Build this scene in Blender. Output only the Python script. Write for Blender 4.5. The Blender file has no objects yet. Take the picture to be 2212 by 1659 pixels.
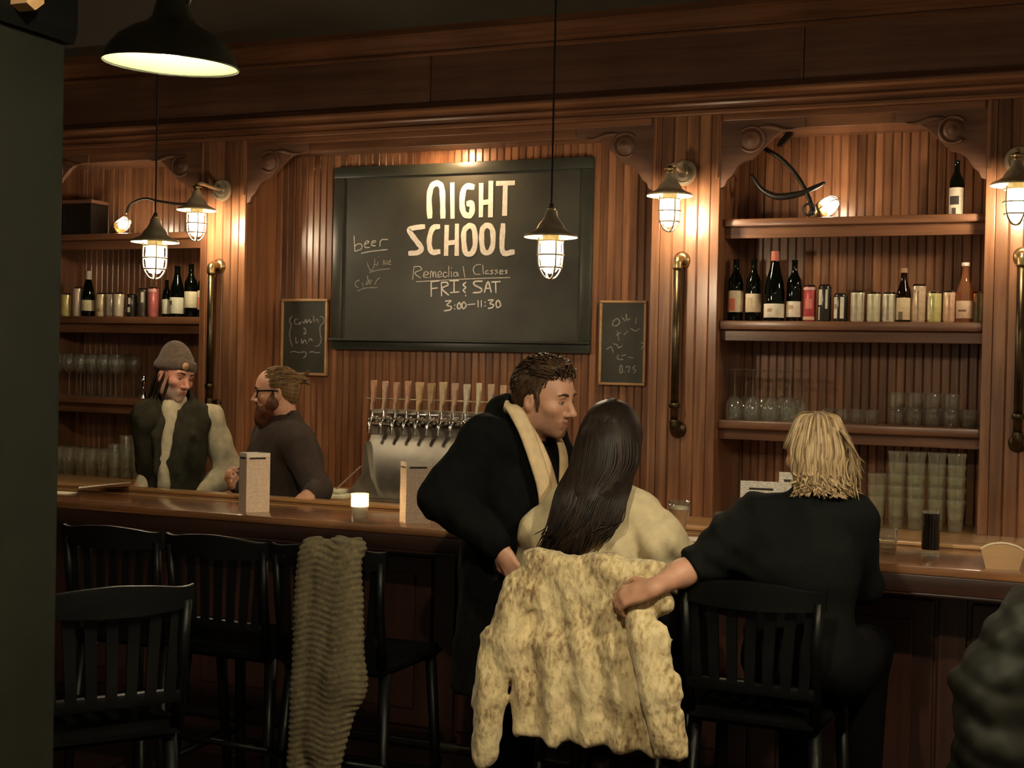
import bpy, bmesh, math, random
import numpy as np
from mathutils import Vector, Matrix

random.seed(7); rng = np.random.default_rng(7)
scene = bpy.context.scene
COL = scene.collection
PI = math.pi

# ------------------------------------------------------------------ camera, world, exposure
cam_d = bpy.data.cameras.new('camera'); cam = bpy.data.objects.new('camera', cam_d); COL.objects.link(cam)
cam_d.sensor_width = 36.0; cam_d.lens = 2900.0 / 2212.0 * 36.0; cam_d.clip_start = 0.05; cam_d.clip_end = 60
_r, _u, _f = Vector((0.91978, 0.39187, 0.02105)), Vector((-0.02525, 0.00557, 0.99967)), Vector((-0.39162, 0.92000, -0.01502))
cam.matrix_world = Matrix(((_r.x, _u.x, -_f.x, 0.0), (_r.y, _u.y, -_f.y, 0.0), (_r.z, _u.z, -_f.z, 1.68), (0, 0, 0, 1)))
scene.camera = cam
world = bpy.data.worlds.new('world'); scene.world = world; world.use_nodes = True
bg = world.node_tree.nodes['Background']; bg.inputs[0].default_value = (1.0, 0.78, 0.52, 1); bg.inputs[1].default_value = 0.080
vs = scene.view_settings
scene.display_settings.display_device = 'sRGB'
vs.view_transform = 'Standard'; vs.look = 'None'; vs.gamma = 1.0; vs.use_curve_mapping = False; vs.exposure = 1.58
cy = scene.cycles
cy.caustics_reflective = False; cy.caustics_refractive = False
cy.max_bounces = 7; cy.diffuse_bounces = 3; cy.glossy_bounces = 3; cy.transmission_bounces = 4; cy.transparent_max_bounces = 14
cy.sample_clamp_indirect = 4.0; cy.use_denoising = True; cy.use_light_tree = False
cy.use_adaptive_sampling = True; cy.adaptive_threshold = 0.03; cy.adaptive_min_samples = 16
BULB = 1.9          # one dial for every lamp of the room
WARM = (1.0, 0.81, 0.57); CREAM = (1.0, 0.88, 0.62)

# ------------------------------------------------------------------ materials
def new_mat(name):
    m = bpy.data.materials.new(name); m.use_nodes = True
    nt = m.node_tree; b = nt.nodes['Principled BSDF']
    return m, nt, b
def lin(c):
    return tuple((x/12.92 if x <= 0.04045 else ((x+0.055)/1.055)**2.4) for x in c)
def plain(name, col, rough=0.5, metal=0.0, var=0.15, scale=20.0, bump=0.0, bscale=80.0, coat=0.0, spec=0.5, sheen=0.0):
    m, nt, b = new_mat(name); N = nt.nodes; L = nt.links
    tc = N.new('ShaderNodeTexCoord')
    nz = N.new('ShaderNodeTexNoise'); nz.inputs['Scale'].default_value = scale; nz.inputs['Detail'].default_value = 3
    L.new(tc.outputs['Object'], nz.inputs['Vector'])
    r = N.new('ShaderNodeValToRGB')
    r.color_ramp.elements[0].color = (*[c*(1-var) for c in col], 1); r.color_ramp.elements[1].color = (*[min(1, c*(1+var)) for c in col], 1)
    r.color_ramp.elements[0].position = 0.3; r.color_ramp.elements[1].position = 0.7
    L.new(nz.outputs['Fac'], r.inputs['Fac']); L.new(r.outputs['Color'], b.inputs['Base Color'])
    b.inputs['Roughness'].default_value = rough; b.inputs['Metallic'].default_value = metal
    b.inputs['Specular IOR Level'].default_value = spec; b.inputs['Coat Weight'].default_value = coat; b.inputs['Coat Roughness'].default_value = 0.15
    if sheen: b.inputs['Sheen Weight'].default_value = sheen
    if bump:
        n2 = N.new('ShaderNodeTexNoise'); n2.inputs['Scale'].default_value = bscale; n2.inputs['Detail'].default_value = 4
        L.new(tc.outputs['Object'], n2.inputs['Vector'])
        bp = N.new('ShaderNodeBump'); bp.inputs['Strength'].default_value = bump; bp.inputs['Distance'].default_value = 0.01
        L.new(n2.outputs['Fac'], bp.inputs['Height']); L.new(bp.outputs['Normal'], b.inputs['Normal'])
    return m
def wood(name, c0, c1, rough=0.35, axis='Z', coat=0.3, tint=0.25, grain=1.0):
    m, nt, b = new_mat(name); N = nt.nodes; L = nt.links
    tc = N.new('ShaderNodeTexCoord'); oi = N.new('ShaderNodeObjectInfo')
    add = N.new('ShaderNodeVectorMath'); add.operation = 'ADD'
    mul = N.new('ShaderNodeMath'); mul.operation = 'MULTIPLY'; mul.inputs[1].default_value = 37.0
    L.new(oi.outputs['Random'], mul.inputs[0]); L.new(tc.outputs['Object'], add.inputs[0]); L.new(mul.outputs[0], add.inputs[1])
    mp = N.new('ShaderNodeMapping'); s = {'X': (1.2, 26, 26), 'Y': (26, 1.2, 26), 'Z': (26, 26, 1.2)}[axis]
    mp.inputs['Scale'].default_value = [v*grain for v in s]
    L.new(add.outputs[0], mp.inputs['Vector'])
    nz = N.new('ShaderNodeTexNoise'); nz.inputs['Scale'].default_value = 1.0; nz.inputs['Detail'].default_value = 5; nz.inputs['Roughness'].default_value = 0.62
    nz.inputs['Distortion'].default_value = 0.6
    L.new(mp.outputs['Vector'], nz.inputs['Vector'])
    r = N.new('ShaderNodeValToRGB'); e = r.color_ramp.elements
    e[0].position = 0.28; e[0].color = (*c0, 1); e[1].position = 0.72; e[1].color = (*c1, 1)
    L.new(nz.outputs['Fac'], r.inputs['Fac'])
    # blotchy stain over the grain, and a tint per board
    n3 = N.new('ShaderNodeTexNoise'); n3.inputs['Scale'].default_value = 2.3; n3.inputs['Detail'].default_value = 2
    L.new(add.outputs[0], n3.inputs['Vector'])
    mr = N.new('ShaderNodeMapRange'); mr.inputs['From Min'].default_value = 0.3; mr.inputs['From Max'].default_value = 0.7
    mr.inputs['To Min'].default_value = 0.78; mr.inputs['To Max'].default_value = 1.18
    L.new(n3.outputs['Fac'], mr.inputs['Value'])
    m2 = N.new('ShaderNodeMapRange'); m2.inputs['To Min'].default_value = 1-tint; m2.inputs['To Max'].default_value = 1+tint
    L.new(oi.outputs['Random'], m2.inputs['Value'])
    k = N.new('ShaderNodeMath'); k.operation = 'MULTIPLY'; L.new(mr.outputs[0], k.inputs[0]); L.new(m2.outputs[0], k.inputs[1])
    vm = N.new('ShaderNodeVectorMath'); vm.operation = 'SCALE'; L.new(r.outputs['Color'], vm.inputs[0]); L.new(k.outputs[0], vm.inputs['Scale'])
    L.new(vm.outputs[0], b.inputs['Base Color'])
    b.inputs['Roughness'].default_value = rough; b.inputs['Coat Weight'].default_value = coat; b.inputs['Coat Roughness'].default_value = 0.22
    bp = N.new('ShaderNodeBump'); bp.inputs['Strength'].default_value = 0.12; bp.inputs['Distance'].default_value = 0.004
    L.new(nz.outputs['Fac'], bp.inputs['Height']); L.new(bp.outputs['Normal'], b.inputs['Normal'])
    return m
def emit(name, col, strength):
    m, nt, b = new_mat(name); nt.nodes.remove(b)
    e = nt.nodes.new('ShaderNodeEmission'); e.inputs[0].default_value = (*col, 1); e.inputs[1].default_value = strength
    nt.links.new(e.outputs[0], nt.nodes['Material Output'].inputs[0]); return m
def glass(name, tint=(0.96, 0.98, 0.95), rough=0.03, edge=0.35, body=0.0, bcol=(0.8, 0.8, 0.75)):
    m, nt, b = new_mat(name); N = nt.nodes; L = nt.links; N.remove(b)
    tr = N.new('ShaderNodeBsdfTransparent'); tr.inputs[0].default_value = (*tint, 1)
    gl = N.new('ShaderNodeBsdfGlossy'); gl.inputs['Color'].default_value = (1, 1, 1, 1); gl.inputs['Roughness'].default_value = rough
    lw = N.new('ShaderNodeLayerWeight'); lw.inputs['Blend'].default_value = 0.5
    pw = N.new('ShaderNodeMath'); pw.operation = 'POWER'; pw.inputs[1].default_value = 2.6; L.new(lw.outputs['Facing'], pw.inputs[0])
    ma = N.new('ShaderNodeMath'); ma.operation = 'MULTIPLY_ADD'; ma.inputs[1].default_value = edge*1.5; ma.inputs[2].default_value = 0.05; L.new(pw.outputs[0], ma.inputs[0])
    mx = N.new('ShaderNodeMixShader'); L.new(ma.outputs[0], mx.inputs[0]); L.new(tr.outputs[0], mx.inputs[1]); L.new(gl.outputs[0], mx.inputs[2])
    out = mx
    if body:
        df = N.new('ShaderNodeBsdfDiffuse'); df.inputs[0].default_value = (*bcol, 1)
        m2 = N.new('ShaderNodeMixShader'); m2.inputs[0].default_value = body; L.new(mx.outputs[0], m2.inputs[1]); L.new(df.outputs[0], m2.inputs[2]); out = m2
    L.new(out.outputs[0], N['Material Output'].inputs[0]); return m
def hair_mat(name, c0, c1, rough=0.45, streak=60.0):
    m, nt, b = new_mat(name); N = nt.nodes; L = nt.links
    g = N.new('ShaderNodeNewGeometry'); tc = N.new('ShaderNodeTexCoord')
    mp = N.new('ShaderNodeMapping'); mp.inputs['Scale'].default_value = (streak, streak, 6)
    L.new(tc.outputs['Object'], mp.inputs['Vector'])
    nz = N.new('ShaderNodeTexNoise'); nz.inputs['Scale'].default_value = 1.0; nz.inputs['Detail'].default_value = 3; L.new(mp.outputs[0], nz.inputs['Vector'])
    ad = N.new('ShaderNodeMath'); ad.operation = 'ADD'; L.new(g.outputs['Random Per Island'], ad.inputs[0]); L.new(nz.outputs['Fac'], ad.inputs[1])
    hf = N.new('ShaderNodeMath'); hf.operation = 'MULTIPLY'; hf.inputs[1].default_value = 0.5; L.new(ad.outputs[0], hf.inputs[0])
    r = N.new('ShaderNodeValToRGB'); r.color_ramp.elements[0].position = 0.25; r.color_ramp.elements[1].position = 0.75
    r.color_ramp.elements[0].color = (*c0, 1); r.color_ramp.elements[1].color = (*c1, 1)
    L.new(hf.outputs[0], r.inputs['Fac']); L.new(r.outputs['Color'], b.inputs['Base Color'])
    b.inputs['Roughness'].default_value = rough; b.inputs['Specular IOR Level'].default_value = 0.22
    bp = N.new('ShaderNodeBump'); bp.inputs['Strength'].default_value = 0.35; bp.inputs['Distance'].default_value = 0.006
    L.new(nz.outputs['Fac'], bp.inputs['Height']); L.new(bp.outputs['Normal'], b.inputs['Normal'])
    return m
def skin_mat(name, col):
    m = plain(name, col, rough=0.5, var=0.12, scale=28, bump=0.08, bscale=160)
    b = m.node_tree.nodes['Principled BSDF']
    b.inputs['Subsurface Weight'].default_value = 0.15; b.inputs['Subsurface Radius'].default_value = (0.012, 0.005, 0.003); b.inputs['Subsurface Scale'].default_value = 1.0
    return m
def knit_mat(name, col, rib=260.0, axis=2, strength=0.4, var=0.2):
    m = plain(name, col, rough=0.9, var=var, scale=40, sheen=0.15)
    nt = m.node_tree; N = nt.nodes; L = nt.links; b = N['Principled BSDF']
    tc = N.new('ShaderNodeTexCoord'); w = N.new('ShaderNodeTexWave'); w.bands_direction = 'XYZ'[axis]; w.inputs['Scale'].default_value = rib/20; w.inputs['Distortion'].default_value = 1.2
    L.new(tc.outputs['Object'], w.inputs['Vector'])
    bp = N.new('ShaderNodeBump'); bp.inputs['Strength'].default_value = strength; bp.inputs['Distance'].default_value = 0.006
    L.new(w.outputs['Fac'], bp.inputs['Height']); L.new(bp.outputs['Normal'], b.inputs['Normal']); return m
def print_mat(name, paper, ink, sx, sz, dens=0.5, band=None):
    """paper with rows of fine print: words are broken runs of ink, object X across, Z up"""
    m, nt, b = new_mat(name); N = nt.nodes; L = nt.links
    tc = N.new('ShaderNodeTexCoord')
    w = N.new('ShaderNodeTexWave'); w.bands_direction = 'Z'; w.inputs['Scale'].default_value = sz; L.new(tc.outputs['Object'], w.inputs['Vector'])
    mp = N.new('ShaderNodeMapping'); mp.inputs['Scale'].default_value = (sx, sx, sz*7); L.new(tc.outputs['Object'], mp.inputs['Vector'])
    nz = N.new('ShaderNodeTexNoise'); nz.inputs['Scale'].default_value = 1.0; nz.inputs['Detail'].default_value = 1; L.new(mp.outputs[0], nz.inputs['Vector'])
    a = N.new('ShaderNodeMath'); a.operation = 'GREATER_THAN'; a.inputs[1].default_value = 0.62; L.new(w.outputs['Fac'], a.inputs[0])
    c = N.new('ShaderNodeMath'); c.operation = 'GREATER_THAN'; c.inputs[1].default_value = dens; L.new(nz.outputs['Fac'], c.inputs[0])
    k = N.new('ShaderNodeMath'); k.operation = 'MULTIPLY'; L.new(a.outputs[0], k.inputs[0]); L.new(c.outputs[0], k.inputs[1])
    mx = N.new('ShaderNodeMix'); mx.data_type = 'RGBA'; mx.inputs[6].default_value = (*paper, 1); mx.inputs[7].default_value = (*ink, 1)
    L.new(k.outputs[0], mx.inputs[0]); L.new(mx.outputs[2], b.inputs['Base Color']); b.inputs['Roughness'].default_value = 0.7
    return m

MAT = {}
MAT['wood'] = wood('red_stained_oak', (0.132, 0.050, 0.023), (0.37, 0.172, 0.082), rough=0.32, axis='Z', coat=0.35)
MAT['woodx'] = wood('red_stained_oak_lengthwise', (0.115, 0.045, 0.021), (0.30, 0.136, 0.066), rough=0.32, axis='X', coat=0.35, tint=0.12)
MAT['frieze'] = wood('dark_stained_oak', (0.108, 0.048, 0.027), (0.215, 0.104, 0.060), rough=0.5, axis='X', coat=0.1, tint=0.12)
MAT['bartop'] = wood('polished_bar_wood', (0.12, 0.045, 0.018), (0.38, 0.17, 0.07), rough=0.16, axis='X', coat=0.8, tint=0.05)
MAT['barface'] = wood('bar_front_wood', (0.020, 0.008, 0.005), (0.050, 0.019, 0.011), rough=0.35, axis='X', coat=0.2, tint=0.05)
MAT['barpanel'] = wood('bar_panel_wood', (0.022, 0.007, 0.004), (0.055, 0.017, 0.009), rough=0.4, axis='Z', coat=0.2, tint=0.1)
MAT['oak'] = wood('pale_counter_oak', (0.30, 0.15, 0.055), (0.55, 0.31, 0.13), rough=0.28, axis='X', coat=0.4, tint=0.05)
MAT['ceiling'] = plain('dark_green_ceiling_paint', (0.075, 0.075, 0.055), rough=0.7, var=0.08, scale=3)
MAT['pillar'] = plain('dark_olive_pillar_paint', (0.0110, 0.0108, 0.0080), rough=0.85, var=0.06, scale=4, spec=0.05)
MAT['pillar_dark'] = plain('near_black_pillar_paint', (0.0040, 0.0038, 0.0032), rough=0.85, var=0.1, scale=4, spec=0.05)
MAT['floor'] = wood('dark_floor_boards', (0.02, 0.010, 0.006), (0.05, 0.025, 0.014), rough=0.4, axis='X')
MAT['plaster'] = plain('dark_plaster', (0.06, 0.045, 0.035), rough=0.8, var=0.1, scale=4)
MAT['black_wood'] = plain('black_lacquered_wood', (0.0022, 0.0022, 0.002), rough=0.42, var=0.3, scale=14, coat=0.0, spec=0.14)
MAT['slate'] = plain('chalkboard_slate', (0.046, 0.047, 0.036), rough=0.42, var=0.35, scale=3.5, bump=0.03)
MAT['slateframe'] = plain('dark_green_painted_frame', (0.036, 0.040, 0.030), rough=0.35, var=0.2, scale=8)
MAT['chalk'] = plain('white_chalk', (0.82, 0.80, 0.76), rough=0.95, var=0.12, scale=60)
MAT['chalk_thin'] = plain('thin_chalk_line', (0.55, 0.54, 0.50), rough=0.95, var=0.3, scale=90)
MAT['chalk_faint'] = plain('faint_chalk_line', (0.26, 0.26, 0.235), rough=0.95, var=0.35, scale=90)
MAT['brass'] = plain('aged_brass', (0.42, 0.31, 0.15), rough=0.33, metal=1.0, var=0.25, scale=30)
MAT['brasspale'] = plain('pale_brass', (0.60, 0.50, 0.35), rough=0.35, metal=0.55, var=0.2, scale=30)
MAT['darkbrass'] = plain('dark_bronze_pipe', (0.085, 0.062, 0.032), rough=0.35, metal=0.9, var=0.3, scale=20)
MAT['shade_green'] = plain('dark_enamel_shade', (0.050, 0.050, 0.032), rough=0.35, var=0.2, scale=12)
MAT['enamel'] = plain('cream_enamel', (0.80, 0.78, 0.46), rough=0.4, var=0.03)
MAT['steel'] = plain('brushed_stainless_steel', (0.44, 0.41, 0.35), rough=0.46, metal=1.0, var=0.25, scale=5)
MAT['chrome'] = plain('chrome', (0.75, 0.73, 0.70), rough=0.12, metal=1.0, var=0.05)
MAT['iron'] = plain('black_iron', (0.020, 0.016, 0.012), rough=0.45, metal=0.4, var=0.3, scale=40)
MAT['cord'] = plain('black_cord', (0.010, 0.008, 0.007), rough=0.7, var=0.1)
MAT['bulb'] = emit('lamp_bulb', WARM, 95.0*BULB)
MAT['bulb_big'] = emit('shade_bulb', (1.0, 0.91, 0.60), 15.0*BULB)
MAT['bulb_added'] = emit('added_shade_bulb', CREAM, 370.0*BULB)  # for the two unseen dome lamps added to light the people
MAT['bulb_small'] = emit('shelf_lamp_bulb', WARM, 30.0*BULB)
MAT['bulb_spot'] = emit('soffit_bulb', (1.0, 0.66, 0.34), 190.0*BULB)
MAT['flame'] = emit('candle_flame', (1.0, 0.72, 0.38), 90.0*BULB)
MAT['glass'] = glass('clear_glass', rough=0.07, edge=0.7, body=0.03, bcol=(0.9, 0.88, 0.8))
MAT['glass_lamp'] = glass('lamp_glass', tint=(1, 0.98, 0.93), edge=0.25, body=0.22, bcol=(0.95, 0.93, 0.88))
MAT['glass_green'] = glass('stacked_pint_glass', tint=(0.95, 0.96, 0.90), rough=0.10, edge=0.8, body=0.08, bcol=(0.85, 0.86, 0.66))
MAT['skin'] = skin_mat('skin_light', (0.56, 0.29, 0.185))
MAT['skin_pink'] = skin_mat('skin_rosy', (0.60, 0.27, 0.19))
MAT['lip'] = plain('lip', (0.34, 0.145, 0.10), rough=0.5)
MAT['eye'] = plain('eye', (0.05, 0.03, 0.02), rough=0.15)
MAT['eyewhite_shaded'] = plain('eye_white_shaded', (0.30, 0.22, 0.17), rough=0.25)  # darkened: the shadow of the eye region is put into the colour
MAT['hair_dark'] = hair_mat('dark_brown_hair', (0.006, 0.0038, 0.0025), (0.024, 0.013, 0.008), rough=0.5)
MAT['hair_brown'] = hair_mat('brown_hair', (0.016, 0.009, 0.005), (0.085, 0.045, 0.022), rough=0.45)
MAT['hair_blond'] = hair_mat('blonde_hair', (0.14, 0.085, 0.040), (0.52, 0.37, 0.20), rough=0.5)
MAT['hair_tawny'] = hair_mat('tawny_pulled_back_hair', (0.05, 0.028, 0.012), (0.30, 0.18, 0.08), rough=0.5)
MAT['beard'] = hair_mat('auburn_beard', (0.04, 0.014, 0.006), (0.15, 0.055, 0.025), rough=0.6)
def stubble_skin(name, col, beard):
    m = skin_mat(name, col); nt = m.node_tree; N = nt.nodes; L = nt.links; b = N['Principled BSDF']
    src = b.inputs['Base Color'].links[0].from_socket; at = N.new('ShaderNodeAttribute'); at.attribute_name = 'stubble'
    mx = N.new('ShaderNodeMix'); mx.data_type = 'RGBA'; mx.inputs[7].default_value = (*beard, 1)
    L.new(at.outputs['Fac'], mx.inputs[0]); L.new(src, mx.inputs[6]); L.new(mx.outputs[2], b.inputs['Base Color']); return m
MAT['skin_grey_stubble'] = stubble_skin('skin_with_grey_stubble', (0.60, 0.27, 0.19), (0.33, 0.25, 0.20))
MAT['skin_brown_stubble'] = stubble_skin('skin_with_brown_stubble', (0.56, 0.29, 0.185), (0.24, 0.125, 0.080))
MAT['black_seat'] = plain('worn_black_seat', (0.003, 0.003, 0.003), rough=0.8, var=0.3, scale=14, spec=0.0)
MAT['black_cloth'] = plain('black_wool', (0.0042, 0.0042, 0.0040), rough=0.95, var=0.25, scale=30, spec=0.1, bump=0.15, bscale=300)
MAT['black_knit'] = plain('black_jersey', (0.0040, 0.0044, 0.0040), rough=0.9, var=0.2, scale=30, spec=0.1, bump=0.1, bscale=260)
MAT['brown_knit'] = plain('dark_brown_jersey', (0.040, 0.025, 0.018), rough=0.9, var=0.2, scale=25, bump=0.12, bscale=260)
MAT['vest'] = plain('dark_olive_vest_cloth', (0.034, 0.031, 0.018), rough=0.85, var=0.3, scale=18, bump=0.35, bscale=60, spec=0.2)
MAT['grey_shirt'] = plain('pale_grey_flannel', (0.50, 0.44, 0.30), rough=0.9, var=0.15, scale=30, bump=0.15, bscale=220)
MAT['beanie'] = knit_mat('brown_ribbed_knit', (0.085, 0.056, 0.040), rib=900, axis=0, strength=0.4)
MAT['cream'] = plain('cream_wool', (0.62, 0.50, 0.30), rough=0.9, var=0.12, scale=30, bump=0.2, bscale=150)
MAT['scarf_cream'] = plain('cream_scarf_wool', (0.68, 0.50, 0.29), rough=0.9, var=0.12, scale=30, bump=0.2, bscale=150)
MAT['trouser'] = plain('black_trousers', (0.0035, 0.0035, 0.004), rough=0.95, spec=0.05)
MAT['shoe'] = plain('dark_leather', (0.03, 0.014, 0.008), rough=0.4)
MAT['knit_olive'] = plain('olive_brown_knit', (0.120, 0.092, 0.046), rough=0.95, var=0.3, scale=60, bump=0.3, bscale=260)
MAT['puffer'] = plain('dark_olive_nylon', (0.0085, 0.0080, 0.0052), rough=0.65, var=0.25, scale=10, spec=0.2)
MAT['paper'] = plain('white_paper', (0.74, 0.66, 0.54), rough=0.8, var=0.04)
MAT['ink'] = plain('black_ink', (0.03, 0.022, 0.018), rough=0.8)
MAT['menu_print'] = print_mat('menu_print', (0.72, 0.56, 0.43), (0.42, 0.28, 0.20), 110, 62, 0.42)
MAT['card_print'] = print_mat('card_print', (0.76, 0.70, 0.60), (0.38, 0.33, 0.28), 90, 50, 0.5)
MAT['beer'] = glass('amber_beer', tint=(0.95, 0.55, 0.22), edge=0.1, body=0.55, bcol=(0.75, 0.40, 0.17))
MAT['foam'] = plain('beer_foam', (0.85, 0.72, 0.52), rough=0.9)
MAT['stout'] = plain('dark_drink', (0.006, 0.004, 0.003), rough=0.15)
MAT['tan_wood'] = wood('tan_wood', (0.36, 0.20, 0.085), (0.52, 0.32, 0.15), rough=0.5, axis='X', coat=0.0, tint=0.05)
MAT['towel'] = plain('white_towel', (0.70, 0.68, 0.50), rough=0.95, bump=0.3, bscale=120)

def coat_fur():
    """cream cloth mottled with brown streaks: the print of the coat itself"""
    m, nt, b = new_mat('cream_mottled_fur'); N = nt.nodes; L = nt.links
    tc = N.new('ShaderNodeTexCoord')
    mp = N.new('ShaderNodeMapping'); mp.inputs['Scale'].default_value = (88, 44, 46); L.new(tc.outputs['Object'], mp.inputs['Vector'])
    n1 = N.new('ShaderNodeTexNoise'); n1.inputs['Scale'].default_value = 1.0; n1.inputs['Detail'].default_value = 3; n1.inputs['Distortion'].default_value = 0.25; L.new(mp.outputs[0], n1.inputs['Vector'])
    n2 = N.new('ShaderNodeTexNoise'); n2.inputs['Scale'].default_value = 5.5; n2.inputs['Detail'].default_value = 2; L.new(tc.outputs['Object'], n2.inputs['Vector'])
    k = N.new('ShaderNodeMath'); k.operation = 'ADD'; L.new(n1.outputs['Fac'], k.inputs[0])
    h = N.new('ShaderNodeMath'); h.operation = 'MULTIPLY_ADD'; h.inputs[1].default_value = 0.9; h.inputs[2].default_value = -0.45; L.new(n2.outputs['Fac'], h.inputs[0]); L.new(h.outputs[0], k.inputs[1])
    r = N.new('ShaderNodeValToRGB'); e = r.color_ramp.elements
    e[0].position = 0.36; e[0].color = (0.76, 0.61, 0.34, 1); e[1].position = 0.80; e[1].color = (0.22, 0.13, 0.06, 1)
    x = r.color_ramp.elements.new(0.52); x.color = (0.64, 0.49, 0.25, 1)
    L.new(k.outputs[0], r.inputs['Fac']); L.new(r.outputs['Color'], b.inputs['Base Color']); b.inputs['Roughness'].default_value = 0.95; b.inputs['Sheen Weight'].default_value = 0.2
    bp = N.new('ShaderNodeBump'); bp.inputs['Strength'].default_value = 0.45; bp.inputs['Distance'].default_value = 0.010
    L.new(n1.outputs['Fac'], bp.inputs['Height']); L.new(bp.outputs['Normal'], b.inputs['Normal']); return m
MAT['coat'] = coat_fur()

# ------------------------------------------------------------------ helpers
def link(o, parent=None):
    COL.objects.link(o)
    if parent is not None: o.parent = parent
    return o
def tag(o, label=None, cat=None, group=None, kind=None):
    if label: o['label'] = label
    if cat: o['category'] = cat
    if group: o['group'] = group
    if kind: o['kind'] = kind
    return o
def empty(name, loc=(0, 0, 0), rz=0.0, label=None, cat=None, group=None, kind=None):
    o = bpy.data.objects.new(name, None); COL.objects.link(o); o.location = loc; o.rotation_euler = (0, 0, rz)
    o.empty_display_size = 0.05
    return tag(o, label, cat, group, kind)
def mesh_obj(name, V, F, m, parent=None, smooth=False, loc=None, auto=None):
    me = bpy.data.meshes.new(name); me.from_pydata([tuple(map(float, v)) for v in V], [], [tuple(f) for f in F])
    me.materials.append(MAT[m] if isinstance(m, str) else m)
    if smooth: me.polygons.foreach_set('use_smooth', [True]*len(me.polygons))
    me.update()
    if auto:
        try: me.set_sharp_from_angle(angle=math.radians(auto))
        except Exception: pass
    o = bpy.data.objects.new(name, me); link(o, parent)
    if loc is not None: o.location = loc
    return o
def obj_of(name, me, parent=None, loc=None, rz=0.0):
    o = bpy.data.objects.new(name, me); link(o, parent)
    if loc is not None: o.location = loc
    o.rotation_euler = (0, 0, rz); return o
def copy_tree(o, loc, rz=None, label=None, group=None, parent=None, sc=None):
    c = o.copy(); COL.objects.link(c); c.parent = parent
    if loc is not None: c.location = loc
    if rz is not None: c.rotation_euler = (0, 0, rz)
    if sc is not None: c.scale = sc
    if label: c['label'] = label
    if group: c['group'] = group
    for ch in list(o.children): copy_tree(ch, None, parent=c)
    return c
def catmull(P, n=6, closed=False):
    P = [Vector(p) for p in P]; out = []
    m = len(P)
    for i in range(m if closed else m-1):
        a, b = P[i], P[(i+1) % m]
        p0 = P[i-1] if (i > 0 or closed) else a + (a-b); p3 = P[(i+2) % m] if (i+2 < m or closed) else b + (b-a)
        for k in range(n):
            t = k/n
            out.append(0.5*((2*a) + (b-p0)*t + (2*p0-5*a+4*b-p3)*t*t + (3*a-p0-3*b+p3)*t*t*t))
    if not closed: out.append(P[-1])
    return out
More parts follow.
